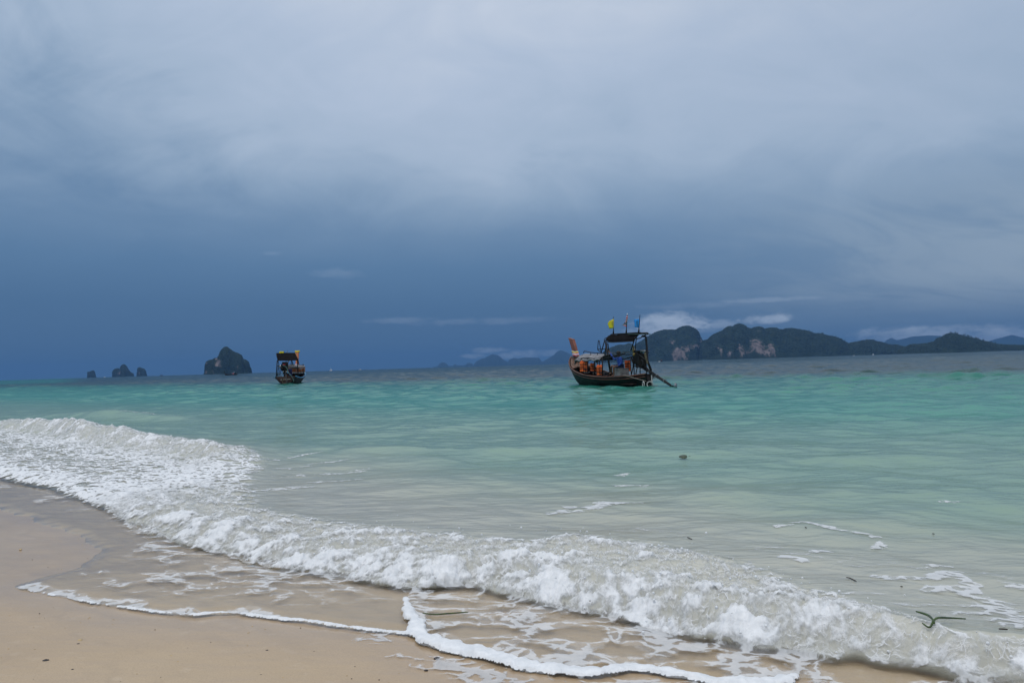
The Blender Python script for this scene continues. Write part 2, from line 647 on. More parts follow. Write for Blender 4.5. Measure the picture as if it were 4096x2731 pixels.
sd_ = np.where(ins[nr_], dline, -dline) + 0.012 * fbm(x[nr_] * 7, y[nr_] * 7, 2, 33) + 0.10 * fbm(x[nr_] * 2.2, y[nr_] * 2.2, 3, 36) * sstep(-x[nr_], 2.3, 3.0)
coat[nr_] *= 1 - sstep(sd_, -0.01, 0.10)
coat[~nr_] *= (S[~nr_] < 2)
fattr(sand, 'coat', coat)
tag(sand, 'pale tan beach sand, wet near the swash, running under the water', 'beach', kind='structure')

# ------------------------------------------------------------------ sea
az_w = np.concatenate([np.linspace(-1.45, -0.68, 50)[:-1], np.linspace(-0.68, 0.68, 920), np.linspace(0.68, 1.45, 50)[1:]])
rr = [1.9]
while rr[-1] < 13500:
    r0 = rr[-1]
    g_ = 0.0033 if r0 < 7 else 0.0052 if r0 < 70 else 0.0055 if r0 < 260 else 0.06
    rr.append(r0 * (1 + g_))
rr = np.array(rr)
X, Y = polar_sheet(az_w, rr)
x, y = X.ravel(), Y.ravel()
R_ = np.hypot(x, y)
S, T = 0.658 * x + 0.752 * y, 0.752 * x - 0.658 * y
N = len(x)
h = np.zeros(N)
offx, offy = np.zeros(N), np.zeros(N)
# open water: many small wave trains, fading in away from the shore
far = S > 3.0
env_far = sstep(S, 5.0, 30.0)
A_ = 0.30 + 0.95 * env_far + 0.5 * sstep(S, 35, 60)
dr_local = np.where(R_ < 7, 0.0033, np.where(R_ < 70, 0.0052, np.where(R_ < 260, 0.0055, 0.06))) * R_
gust = 0.72 + 0.55 * fbm(x[far] / 14, y[far] / 9, 3, 31)
rs = np.random.RandomState(11)
xf_, yf_, dl_, Af_ = x[far], y[far], dr_local[far], A_[far] * gust
hf, ox_, oy_ = np.zeros(far.sum()), np.zeros(far.sum()), np.zeros(far.sum())
for i in range(72):
    lam = 0.30 * (3.8 / 0.30) ** rs.rand()
    ang = rad(-112) + rs.normal(0, rad(58))
    kx, ky = math.cos(ang) * 2 * math.pi / lam, math.sin(ang) * 2 * math.pi / lam
    amp = 0.030 * lam / (2 * math.pi) * (1.0 if lam < 2.4 else 0.8)
    att = np.exp(-(1.9 * dl_ / lam) ** 2) * Af_
    ph = kx * xf_ + ky * yf_ + rs.rand() * 6.283
    hf += amp * att * np.sin(ph)
    q = 0.75 * amp * att * np.cos(ph)
    ox_ += q * math.cos(ang)
    oy_ += q * math.sin(ang)
fs2 = sstep(S[far], 22.0, 45.0) * (0.6 + 0.9 * np.clip(0.5 + fbm(x[far] / 9, y[far] / 7, 2, 37), 0, 1.2))
for i in range(16):
    lam = 2.3 * (6.0 / 2.3) ** rs.rand()
    ang = rad(-105) + rs.normal(0, rad(48))
    kx, ky = math.cos(ang) * 2 * math.pi / lam, math.sin(ang) * 2 * math.pi / lam
    amp = 0.034 * lam / (2 * math.pi)
    att = np.exp(-(1.3 * dl_ / lam) ** 2) * fs2
    ph = kx * xf_ + ky * yf_ + rs.rand() * 6.283
    hf += amp * att * np.sin(ph)
    q = 0.9 * amp * att * np.cos(ph)
    ox_ += q * math.cos(ang)
    oy_ += q * math.sin(ang)
h[far] += hf
offx[far] += ox_
offy[far] += oy_

nearm = (R_ < 34) & (S > -1.5) & (S < 16)
nx, ny, ns, nt_ = x[nearm], y[nearm], S[nearm], T[nearm]
sF = np.interp(nt_, WT, WS) + 0.07 * fbm(nx * 2.2, ny * 2.2, 3, 51) * 1.0 + 0.03 * fbm(nx * 9, ny * 9, 2, 52)
u = ns - sF
hn = np.zeros(len(nx))
fo = np.zeros(len(nx))          # foam density
tb = np.zeros(len(nx))          # turbulence
# --- main broken wave in front of the camera
Ht = np.interp(nt_, [-14, -10, -7.5, -6.5, -5, -3.5, -2.5, -1.3, -0.7, 0.5, 6], [0.05, 0.05, 0.055, 0.08, 0.095, 0.10, 0.11, 0.12, 0.11, 0.10, 0.10])
wid = np.interp(nt_, [-12, -7.5, -6.0, -4.5, -3.4, -2.6, -1.8, -1.25, -0.8, 0.2, 6], [3.0, 1.5, 1.0, 1.05, 1.15, 1.25, 1.05, 0.55, 0.16, 0.14, 0.30])
rise = np.interp(nt_, [-10, -6, -3, -1.3, -0.8, 2], [0.25, 0.35, 0.42, 0.30, 0.20, 0.22])
prof = sstep(u, -0.01, rise) * np.where(u > rise, np.exp(-np.maximum(u - rise, 0) / (0.75 * wid + 0.35)), 1.0)
hn += Ht * prof
inb = sstep(u, -0.015, 0.05) * (1 - sstep(u, wid * 0.72, wid * 1.10 + 0.05))
bil = fbm(nx * 3.6, ny * 3.6, 5, 61, 0.52, billow=True)
bil2 = fbm(nx * 9.5, ny * 9.5, 4, 71, 0.55, billow=True)
big = fbm(nx * 1.3, ny * 1.3, 2, 66)
bil3 = fbm(nx * 21, ny * 21, 3, 75, 0.55, billow=True)
lump = (0.052 * bil + 0.024 * bil2 + 0.010 * bil3 + 0.06 * big) * np.clip(Ht / 0.14, 0.35, 1.3) * (1 - 0.55 * sstep(nt_, -1.5, -0.9))
main_w = sstep(nt_, -8.5, -6.3)
hn += lump * inb * (0.25 + 0.75 * main_w)
fo = np.maximum(fo, inb * (0.58 + 0.42 * sstep(u, 0.75, 0.05)) * main_w * (1 - 0.25 * sstep(nt_, -1.5, -0.9)) * (0.80 + 0.20 * sstep(nt_, -5.5, -4.0)))
tb = np.maximum(tb, inb * main_w)
# --- broken wave further left with its wide foam apron
sB2 = np.interp(nt_, [-24, -20, -17.3, -12.6, -10.2, -8.5, -7.0, -6], [6.6, 6.8, 6.7, 6.25, 6.1, 5.1, 4.05, 3.6])
ap = sstep(u, -0.02, 0.10) * (1 - sstep(ns - sB2 + 0.35 * fbm(nx * 1.2, ny * 1.2, 3, 81), -0.25, 0.15)) * (1 - sstep(nt_, -7.2, -5.8))
c2 = ns - sB2 + 0.75 + 0.25 * fbm(nt_ * 0.5, ns * 0.5, 2, 91)
H2 = np.interp(nt_, [-30, -24, -20, -17, -14, -12.5, -11, -9.8, -8.8], [0.08, 0.14, 0.24, 0.30, 0.20, 0.13, 0.17, 0.12, 0.0])
crest2 = sstep(c2, -0.25, 0.25) * np.where(c2 > 0.25, np.exp(-np.maximum(c2 - 0.25, 0) / 0.8), 1.0)
hn += H2 * crest2
m2 = np.exp(-((c2 - 0.1) / 0.45) ** 2) * sstep(nt_, -24, -20) * (1 - sstep(nt_, -10.5, -8.8))
hn += m2 * (0.05 * bil + 0.02 * bil2 + 0.06 * big) + ap * (0.012 * bil2 + 0.018 * bil + 0.012)
patchy = 0.5 + 0.9 * fbm(nx * 0.55, ny * 0.55, 3, 95)
fo = np.maximum(fo, ap * np.clip(0.40 + 0.25 * (patchy - 0.5) + 0.25 * sstep(u, 0.9, 0.05) + 0.2 * np.exp(-((c2 + 0.35) / 0.6) ** 2), 0, 1))
fo = np.maximum(fo, m2 * np.clip(0.55 + 1.2 * big, 0.2, 1.0))
tb = np.maximum(tb, 0.8 * m2)
# small wave humping up beyond it
w3 = np.exp(-((ns - 9.3 - 0.1 * (nt_ + 24)) / 0.5) ** 2) * np.exp(-((nt_ + 23.5) / 3.2) ** 2)
hn += 0.24 * w3
fo = np.maximum(fo, 0.42 * np.exp(-((ns - 9.5 - 0.1 * (nt_ + 24)) / 0.25) ** 2) * np.exp(-((nt_ + 22.3) / 1.6) ** 2))
# low unbroken swell
sw = np.interp(nt_, [-14, -9.2, -7.0, -4.9, -2.9, -1.4, 4], [6.6, 7.2, 8.0, 9.0, 9.6, 9.9, 10.4]) + 0.5 * fbm(nt_ * 0.35, ns * 0.2, 2, 97)
hsw = np.interp(nt_, [-13, -9.5, -7, -4, 0, 5], [0.0, 0.06, 0.06, 0.05, 0.03, 0.02]) * np.clip(0.9 + 1.0 * fbm(nt_ * 0.22, ns * 0.05, 2, 101), 0.2, 1.5)
us = ns - sw
hn += hsw * sstep(us, -0.55, 0.1) * np.where(us > 0.1, np.exp(-np.maximum(us - 0.1, 0) / 1.1), 1)
# gentle lumps between the waves
hn += sstep(u, 0.3, 2.0) * (0.030 * fbm(nx * 0.8, ny * 1.1, 3, 99) + 0.010 * fbm(nt_ * 1.6, ns * 3.6, 3, 98))
# --- swash film with its foam lines
zsand_n = sand_z(ns) + np.where((ns > -8) & (ns < 6), 0.012 * fbm(nx * 0.9, ny * 0.9, 3, 4) + 0.004 * fbm(nt_ * 2.0, ns * 7.0, 3, 14), 0)
insf = in_poly(nx, ny, film_poly)
d_edge, _ = poly_dist(nx, ny, film_poly[1:-3])
sd = np.where(insf, d_edge, -d_edge) + 0.012 * fbm(nx * 7, ny * 7, 2, 33) + 0.10 * fbm(nx * 2.2, ny * 2.2, 3, 36) * sstep(-nx, 2.3, 3.0)
film = zsand_n + np.where(sd > 0, 0.012 * sstep(sd, 0, 0.12) + 0.004 * sstep(sd, 0, 0.03) + 0.006 * sstep(sd, 0.1, 0.6) * (1 + fbm(nx * 3, ny * 3, 2, 34)), -0.04)
lev = np.maximum(film, np.where(u > -0.05, 0.0, -9))
blend = sstep(u, -0.02, 0.04)
hn_tot = np.where(u > 0, np.maximum(film, 0.012) * (1 - blend) + (np.maximum(0.012, np.minimum(film, 0.03)) + hn) * blend, film)
# foam on the film
d1, p1 = poly_dist(nx, ny, E1_line)
d2, p2 = poly_dist(nx, ny, E2_line)
w1 = 0.009 + 0.005 * sstep(p1, 0.35, 0.8) + 0.007 * fbm(p1 * 34, p1 * 0, 3, 41)
d1 = np.maximum(d1 + 0.008 * fbm(nx * 30, ny * 30, 2, 141), 0)
d2 = np.maximum(d2 + 0.012 * fbm(nx * 26, ny * 26, 3, 142), 0)
w2 = np.interp(p2, [0, 0.1, 0.25, 0.35, 0.6, 0.8, 0.93, 1], [0.014, 0.026, 0.040, 0.048, 0.036, 0.028, 0.042, 0.022]) * (1.05 + 0.65 * fbm(p2 * 26, p2 * 0, 3, 42))
rope1 = np.clip(1 - (d1 / np.maximum(w1, 0.007)) ** 2, 0, 1) * sstep(p1, 0.0, 0.25) * sstep(fbm(p1 * 22, p1 * 0 + 3, 3, 143) + 1.1 * p1, 0.15, 0.75)
rope2 = np.clip(1 - (d2 / np.maximum(w2, 0.008)) ** 2, 0, 1)
rope = np.maximum(np.sqrt(rope1) * w1 * 0.5, np.sqrt(rope2) * w2 * 0.5)
onfilm = (sd > 0.0) & (u < 0.02)
lob1 = np.clip((0.30 - 0.20 * sstep(-nx, 2.2, 3.4)) + 0.62 * fbm(nt_ * 1.3, ns * 3.0, 4, 43), 0.0, 0.55) * (1 - 0.55 * sstep(p1, 0.5, 0.9) * sstep(d1, 0.0, 0.35))
edge_fade = 0.60 * np.exp(-(d1 / 0.09) ** 2) * (p1 < 0.7) * (p1 > 0.002)
left_fade = sstep(sd + 0.25 * fbm(nx * 3, ny * 3, 3, 49), 0.0, 0.5)
in2 = in_poly(nx, ny, [(p.x, p.y) for p in E2] + [tuple(gv(*q)[:2]) for q in [(1900, 1490), (1700, 1450), (1400, 1380), (1150, 1330), (960, 1340)]])
lob2 = np.clip(0.36 + 0.55 * fbm(nx * 2.4, ny * 2.4, 3, 44), 0.05, 0.62)
ff = np.where(onfilm, np.where(in2, lob2, np.maximum(lob1 * left_fade, edge_fade)), 0)
beyond = onfilm & (nx > 1.02) & ~in2
ff = np.where(beyond, np.clip(0.30 + 0.7 * fbm(nx * 2, ny * 2, 3, 45), 0, 0.6), ff)
fo = np.maximum(fo, ff)
ropem = np.maximum(sstep(rope1, 0.0, 0.35), sstep(rope2, 0.0, 0.35))
fo = np.maximum(fo, ropem * 1.25)
# thin residue of the last swash on the sand below the second lobe
res = np.clip(0.30 + 0.9 * fbm(nx * 2.6, ny * 4.0, 4, 46), 0, 0.5) * np.exp(-((d2 - 0.16) / 0.10) ** 2) * (sd < 0) * (nx > -0.75)
# drifting foam patches seaward
PATCH = [([(1335, 1172), (1390, 1158), (1455, 1158)], .10, .75), ([(1278, 1180), (1312, 1166)], .09, .65), ([(1425, 1110), (1482, 1113)], .10, .40), ([(1430, 1086), (1460, 1082)], .10, .4),
         ([(1785, 1215), (1832, 1208)], .06, .62), ([(1850, 1205), (1920, 1218), (1960, 1222), (2010, 1232), (2022, 1250), (2003, 1264)], .05, .62),
         ([(1785, 1268), (1830, 1275), (1905, 1274)], .07, .62), ([(1800, 1293), (1850, 1302)], .06, .75), ([(2095, 1298), (2180, 1300)], .06, .6),
         ([(2030, 1335), (2130, 1335), (2190, 1318), (2230, 1350), (2210, 1382)], .07, .62), ([(2130, 1358), (2230, 1378), (2352, 1430)], .12, .62),
         ([(2290, 1338), (2352, 1352)], .06, .5), ([(2240, 1400), (2352, 1470)], .10, .5), ([(620, 1078), (700, 1070), (800, 1052)], .10, .42), ([(640, 1092), (740, 1085), (850, 1072)], .12, .42),
         ([(720, 1108), (850, 1095)], .14, .45), ([(600, 1130), (700, 1120)], .16, .5), ([(2170, 1150), (2200, 1152)], .06, .3), ([(620, 1060), (760, 1035)], .10, .4)]
for pts, wdt, dens in PATCH:
    pp = smooth_line([gv(a, b_, 0.03) for a, b_ in pts], 5) if len(pts) > 2 else [gv(a, b_, 0.03) for a, b_ in pts]
    dd, _ = poly_dist(nx, ny, [(p.x, p.y) for p in pp])
    dd = dd + 0.6 * wdt * fbm(nx * 5, ny * 5, 3, 47)
    fo = np.maximum(fo, 0.85 * dens * (1 - sstep(dd, 0.1 * wdt, 1.25 * wdt)))
fo = np.maximum(fo, 0.26 * sstep(u, 0.2, 0.6) * (1 - sstep(u, 1.2, 2.6)) * sstep(nt_, -8, -4) * np.clip(0.2 + 1.6 * fbm(nt_ * 0.8, ns * 1.6, 3, 48), 0, 1))
h0 = h[nearm]
calm = sstep(u, 0.4, 3.0)
hh = np.where(u > 0, h0 * calm + hn_tot, hn_tot)
h[nearm] = hh
offx[nearm] *= calm
offy[nearm] *= calm
foam = np.zeros(N)
foam[nearm] = fo
turb = np.zeros(N)
thin = np.zeros(N)
thin[nearm] = np.maximum(onfilm * (1 - ropem), (u > 0) * (1 - np.clip(tb * 1.5, 0, 1)) * (1 - np.clip(ap * 1.2, 0, 1)) * 0.8)
lmp = np.zeros(N)
lmp[nearm] = np.clip(0.5 + 0.9 * bil + 0.35 * bil2, 0, 1.4)
turb[nearm] = tb
resid = np.zeros(N)
resid[nearm] = res
ropeh = np.zeros(N)
ropeh[nearm] = rope
turbid = np.zeros(N)
turbid[nearm] = np.maximum(tb, sstep(u, -0.05, 0.15) * (1 - sstep(u, 0.9, 3.2)) * 0.45)

nearm_full = nearm
film_r = np.ones(N)
film_r[nearm] = 0.30 + 0.7 * sstep(u, 0.0, 1.0)
depth = np.maximum(h - sand_z(S), 0)
# water body: clear over sand, turquoise over the deeper sandy shelf, slate beyond the drop-off
wob = fbm(x / 16, y / 16, 3, 55) * 9.0 + fbm(x / 5, y / 5, 2, 56) * 4.5
offsh = S + wob * sstep(S, 15, 40)
dk = sstep(offsh, 34, 58)
az_ = np.arctan2(x, y)
bar = sstep(-az_, rad(28.2), rad(30.5)) * sstep(R_, 150, 320)
dk = dk * (1 - 0.85 * bar)
c_sh = np.array([0.43, 0.43, 0.345])
c_pg = np.array([0.215, 0.345, 0.265])
c_tq = np.array([0.058, 0.275, 0.205])
c_md = np.array([0.012, 0.165, 0.130])
c_dp = np.array([0.012, 0.044, 0.052])
a0 = sstep(offsh + 0.8 * fbm(x / 2.5, y / 2.5, 3, 57), 3.9, 8.0)[:, None]
a1 = sstep(offsh, 8.0, 19.0)[:, None]
a2 = sstep(offsh, 18.0, 42.0)[:, None]
body = c_sh * (1 - a0) + c_pg * a0
body = body * (1 - a1) + c_tq * a1
body = body * (1 - a2) + c_md * a2
body = body * (1 - dk[:, None]) + c_dp * dk[:, None]
tq = turbid[:, None]
body = body * (1 - tq) + np.array([0.56, 0.555, 0.485]) * tq
opac = 1 - np.exp(-np.maximum(depth - 0.025, 0) * 26.0)
opac = np.maximum(opac, np.clip(turbid * 0.85, 0, 0.8))
opac = np.where(depth < 0.03, opac * 0.3, opac)

m = bpy.data.materials.new('sea_water')
m.use_nodes = True
t = NT(m.node_tree)
t.n.clear()
pos = t.new('ShaderNodeNewGeometry').outputs['Position']
colA = t.attr('body')
opA = t.attr('opac').outputs['Fac']
offA = t.attr('open').outputs['Fac']
mp = t.new('ShaderNodeMapping')
mp.inputs['Rotation'].default_value = (0, 0, rad(-18))
mp.inputs['Scale'].default_value = (0.55, 1.35, 1.0)
t.put(mp.inputs[0], pos)
r1 = t.noise(mp.outputs[0], 6.0, 5.0, 0.55, 0.6).outputs[0]
r2 = t.noise(mp.outputs[0], 1.6, 4.0, 0.5, 0.5).outputs[0]
hb = t.math('ADD', t.math('MULTIPLY', r1, 0.35), t.math('MULTIPLY', r2, t.math('MULTIPLY_ADD', offA, 1.6, 0.5)))
hb = t.math('MULTIPLY', hb, t.attr('rough').outputs['Fac'])
nrm = t.bump(hb, 0.5, 0.08)
tr = t.new('ShaderNodeBsdfTransparent')
tr.inputs[0].default_value = (0.975, 0.99, 0.98, 1)
df = t.new('ShaderNodeBsdfDiffuse')
t.put(df.inputs[0], colA.outputs['Color'])
t.put(df.inputs['Normal'], nrm)
mx = t.new('ShaderNodeMixShader')
t.put(mx.inputs[0], opA)
t.l.new(tr.outputs[0], mx.inputs[1])
t.l.new(df.outputs[0], mx.inputs[2])
gl = t.new('ShaderNodeBsdfGlossy')
gl.inputs['Roughness'].default_value = 0.10
t.put(gl.inputs['Normal'], nrm)
fr = t.new('ShaderNodeFresnel')
fr.inputs[0].default_value = 1.33
t.put(fr.inputs['Normal'], nrm)
mx2 = t.new('ShaderNodeMixShader')
front = t.math('SUBTRACT', 1.0, t.new('ShaderNodeNewGeometry').outputs['Backfacing'])
t.put(mx2.inputs[0], t.math('MULTIPLY', t.math('MINIMUM', fr.outputs[0], 0.52), front))
t.l.new(mx.outputs[0], mx2.inputs[1])
t.l.new(gl.outputs[0], mx2.inputs[2])
o_ = t.new('ShaderNodeOutputMaterial')
t.l.new(mx2.outputs[0], o_.inputs[0])
M_WATER = m

quads = polar_quads(len(rr), len(az_w))
VX = np.stack([x + offx, y + offy, h], 1)
vis = (h - sand_z(S) > -0.03) | (S > 3.2)
qv = vis[quads].any(axis=1)
used = np.zeros(N, bool)
used[quads[qv]] = True
remap = np.cumsum(used) - 1
sea = mesh_np('water', VX[used], remap[quads[qv]], M_WATER)
cattr(sea, 'body', body[used])
fattr(sea, 'opac', opac[used])
fattr(sea, 'rough', (np.where(nearm_full, film_r, 1.0))[used])
fattr(sea, 'open', (sstep(R_, 40, 120))[used])
tag(sea, 'sea water, clear over the sand, turquoise offshore and slate grey near the horizon', 'sea', kind='structure')

# ------------------------------------------------------------------ sea foam
fd = foam.copy()
keep = (np.maximum(fd, resid) > 0.04)
qf = keep[quads].any(axis=1)
uf = np.zeros(N, bool)
uf[quads[qf]] = True
rm = np.cumsum(uf) - 1
FZ = VX.copy()
FZ[:, 2] = np.maximum(FZ[:, 2], np.where(R_ < 12, sand_z(S) + 0.012 * 0 + 0.004, -99))
fx, fy = x[uf], y[uf]
detail = fbm(fx * 24, fy * 24, 3, 77, billow=True)
thick = 0.003 + 0.006 * np.clip(fd[uf], 0, 1) + ropeh[uf] * (0.85 + 0.5 * fbm(fx * 9, fy * 9, 2, 78)) + turb[uf] * 0.012 * (detail + 0.5)
FZ = FZ[uf]
FZ[:, 2] += thick
m = bpy.data.materials.new('sea_foam')
m.use_nodes = True
t = NT(m.node_tree)
b = t.n['Principled BSDF']
pos = t.new('ShaderNodeNewGeometry').outputs['Position']
dA = t.attr('dens').outputs['Fac']
tA = t.attr('turb').outputs['Fac']
wv = t.noise(pos, 2.6, 3.0, 0.5)
wrp = t.vmath('ADD', pos, t.vmath('SCALE', t.vmath('SUBTRACT', wv.outputs['Color'], (0.5, 0.5, 0.5)), scale=0.34))
wv2 = t.noise(pos, 11.0, 3.0, 0.6)
wrp2 = t.vmath('ADD', wrp, t.vmath('SCALE', t.vmath('SUBTRACT', wv2.outputs['Color'], (0.5, 0.5, 0.5)), scale=0.11))


def cells(vec, sc, stretch):
    mpp = t.new('ShaderNodeMapping')
    mpp.inputs['Rotation'].default_value = (0, 0, rad(20))
    mpp.inputs['Scale'].default_value = stretch
    t.put(mpp.inputs[0], vec)
    v = t.new('ShaderNodeTexVoronoi', voronoi_dimensions='2D', feature='DISTANCE_TO_EDGE')
    t.put(v.inputs['Vector'], mpp.outputs[0])
    v.inputs['Scale'].default_value = sc
    return v.outputs['Distance']


e1 = cells(wrp2, 5.0, (0.6, 1.0, 1))
e2 = cells(wrp2, 14.0, (0.7, 1.0, 1))
e3 = cells(wrp, 26.0, (1, 1, 1))
nn = t.noise(pos, 4.2, 5.0, 0.6).outputs[0]
nf = t.noise(pos, 17.0, 5.0, 0.62).outputs[0]
dens = t.math('ADD', dA, t.math('MULTIPLY', t.math('SUBTRACT', nn, 0.5), 0.75))
dens = t.math('ADD', dens, t.math('MULTIPLY', t.math('SUBTRACT', nf, 0.5), 0.45))
lace1 = t.rng(t.math('SUBTRACT', t.math('MULTIPLY', dens, 0.62), e1), -0.03, 0.10)
lace2 = t.rng(t.math('SUBTRACT', t.math('MULTIPLY', dens, 0.55), e2), -0.03, 0.10)
lace = t.math('MULTIPLY', lace1, t.math('MULTIPLY_ADD', lace2, 0.75, 0.25))
lace = t.math('MAXIMUM', lace, t.math('MULTIPLY', t.rng(dens, 0.62, 0.95), 1.0))
lace = t.math('MULTIPLY', lace, t.rng(dA, 0.02, 0.22))
bub = 1.0
mps = t.new('ShaderNodeMapping')
mps.inputs['Rotation'].default_value = (0, 0, rad(41.2))
mps.inputs['Scale'].default_value = (30.0, 8.0, 12.0)
t.put(mps.inputs[0], wrp)
n_st = t.noise(mps.outputs[0], 1.0, 4.0, 0.6, 0.5).outputs[0]
tn = t.math('ADD', t.math('MULTIPLY', nn, 0.40), t.math('ADD', t.math('MULTIPLY', nf, 0.30), t.math('MULTIPLY', n_st, 0.30)))
lmA = t.attr('lump').outputs['Fac']
tn = t.math('ADD', tn, t.math('MULTIPLY', t.math('SUBTRACT', lmA, 0.5), 0.30))
tmask = t.rng(t.math('ADD', tn, t.math('MULTIPLY', t.math('SUBTRACT', dA, 0.75), 0.30)), 0.415, 0.66, 0.05, 0.96)
alpha = t.new('ShaderNodeMix', data_type='FLOAT')
t.put(alpha.inputs[0], t.math('MULTIPLY', tA, t.rng(dA, 0.2, 0.55)))
t.put(alpha.inputs[2], lace)
net = t.math('MAXIMUM', t.rng(e3, 0.10, 0.01), t.math('MULTIPLY', t.rng(e2, 0.09, 0.0), 0.8))
net = t.math('MULTIPLY', net, t.rng(nf, 0.34, 0.60, 0.0, 0.75))
t.put(alpha.inputs[3], t.math('MAXIMUM', tmask, net))
resA = t.attr('res').outputs['Fac']
resm = t.math('MULTIPLY', t.rng(t.math('SUBTRACT', t.math('ADD', resA, t.math('MULTIPLY', t.math('SUBTRACT', nf, 0.5), 0.7)), e2), 0.05, 0.22), 0.55)
resm = t.math('MULTIPLY', resm, t.rng(resA, 0.04, 0.15))
al = t.math('MULTIPLY', t.math('MAXIMUM', alpha.outputs[0], resm), t.math('SUBTRACT', 1.0, t.math('MULTIPLY', t.attr('thin').outputs['Fac'], 0.35)), clamp=True)
t.put(b.inputs['Alpha'], al)
t.put(b.inputs['Base Color'], t.mix(t.rng(nf, 0.3, 0.7), (0.74, 0.765, 0.785), (0.88, 0.895, 0.91)))
b.inputs['Roughness'].default_value = 0.55
b.inputs['Specular IOR Level'].default_value = 0.3
nb = t.noise(pos, 60.0, 4.0, 0.65).outputs[0]
hb = t.math('ADD', t.math('MULTIPLY', nb, 0.35), t.math('ADD', t.math('MULTIPLY', nf, 0.9), t.math('MULTIPLY', al, 0.3)))
t.put(b.inputs['Normal'], t.bump(hb, 0.55, 0.03))
M_FOAM = m
fo_ob = mesh_np('sea_foam', FZ, rm[quads[qf]], M_FOAM)
fattr(fo_ob, 'dens', fd[uf])
fattr(fo_ob, 'turb', turb[uf])
fattr(fo_ob, 'res', resid[uf])
fattr(fo_ob, 'thin', thin[uf])
fattr(fo_ob, 'lump', lmp[uf])
tag(fo_ob, 'white foam of the breaking wave and lacy froth on the swash', 'sea foam', kind='stuff')

# spray flung up along the breaker
idx = np.nonzero((turb > 0.5) & (R_ < 9))[0]
rs = np.random.RandomState(21)
mb = MB()
for i in rs.choice(idx, 340):
    p = VX[i]
    zup = abs(rs.normal(0, 0.045)) + 0.012
    mb.ball((p[0] + rs.normal(0, .05), p[1] + rs.normal(0, .05), p[2] + zup), rs.uniform(0.002, 0.004) if rs.rand() < .7 else rs.uniform(0.004, 0.009), n=6, m=4)
M_DROP = material('water_droplet', (0.75, 0.78, 0.80), 0.1, noise=0.05)
sp = mb.build('spray', M_DROP, smooth=True)
tag(sp, 'fine droplets of spray thrown up above the breaking wave', 'spray', kind='stuff')
print('sea verts', used.sum(), 'foam verts', uf.sum())

#==PART2==
# ------------------------------------------------------------------ islands and hills
def island_material(name, g1, g2, rock):
    m = bpy.data.materials.new(name)
    m.use_nodes = True
    t = NT(m.node_tree)
    b = t.n['Principled BSDF']
    pos = t.new('ShaderNodeNewGeometry').outputs['Position']
    n1 = t.noise(pos, 0.012, 4.0, 0.6).outputs[0]
    n2 = t.noise(pos, 0.06, 4.0, 0.65).outputs[0]
    mp = t.new('ShaderNodeMapping')
    mp.inputs['Scale'].default_value = (1.0, 1.0, 0.28)
    t.put(mp.inputs[0], pos)
    n3 = t.noise(mp.outputs[0], 0.07, 5.0, 0.7, 0.4).outputs[0]
    gcol = t.mix(t.rng(t.math('ADD', t.math('MULTIPLY', n1, 0.4), t.math('MULTIPLY', n2, 0.6)), 0.35, 0.65), g1, g2)
    rcol = t.mix(t.rng(n3, 0.35, 0.68), tuple(c * 0.38 for c in rock), rock)
    ra = t.attr('rock').outputs['Fac']
    mask = t.rng(t.math('ADD', ra, t.math('MULTIPLY', t.math('SUBTRACT', n3, 0.5), 2.1)), 0.40, 0.72)
    t.put(b.inputs['Base Color'], t.mix(mask, gcol, rcol))
    b.inputs['Roughness'].default_value = 0.95
    b.inputs['Specular IOR Level'].default_value = 0.1
    t.put(b.inputs['Normal'], t.bump(n2, 0.8, 6.0))
    return m


M_ISLE = island_material('island_forest_and_rock', (0.012, 0.022, 0.014), (0.024, 0.038, 0.020), (0.21, 0.175, 0.165))
M_FOREST = material('forest_canopy', (0.018, 0.030, 0.017), 0.95, noise=0.2, scale=0.02, spec=0.1)
_ico_v, _ico_f = None, None


def ico():
    global _ico_v, _ico_f
    if _ico_v is None:
        bm = bmesh.new()
        bmesh.ops.create_icosphere(bm, subdivisions=1, radius=1.0)
        _ico_v = np.array([v.co[:] for v in bm.verts])
        _ico_f = np.array([[v.index for v in f.verts] for f in bm.faces])
        bm.free()
    return _ico_v, _ico_f


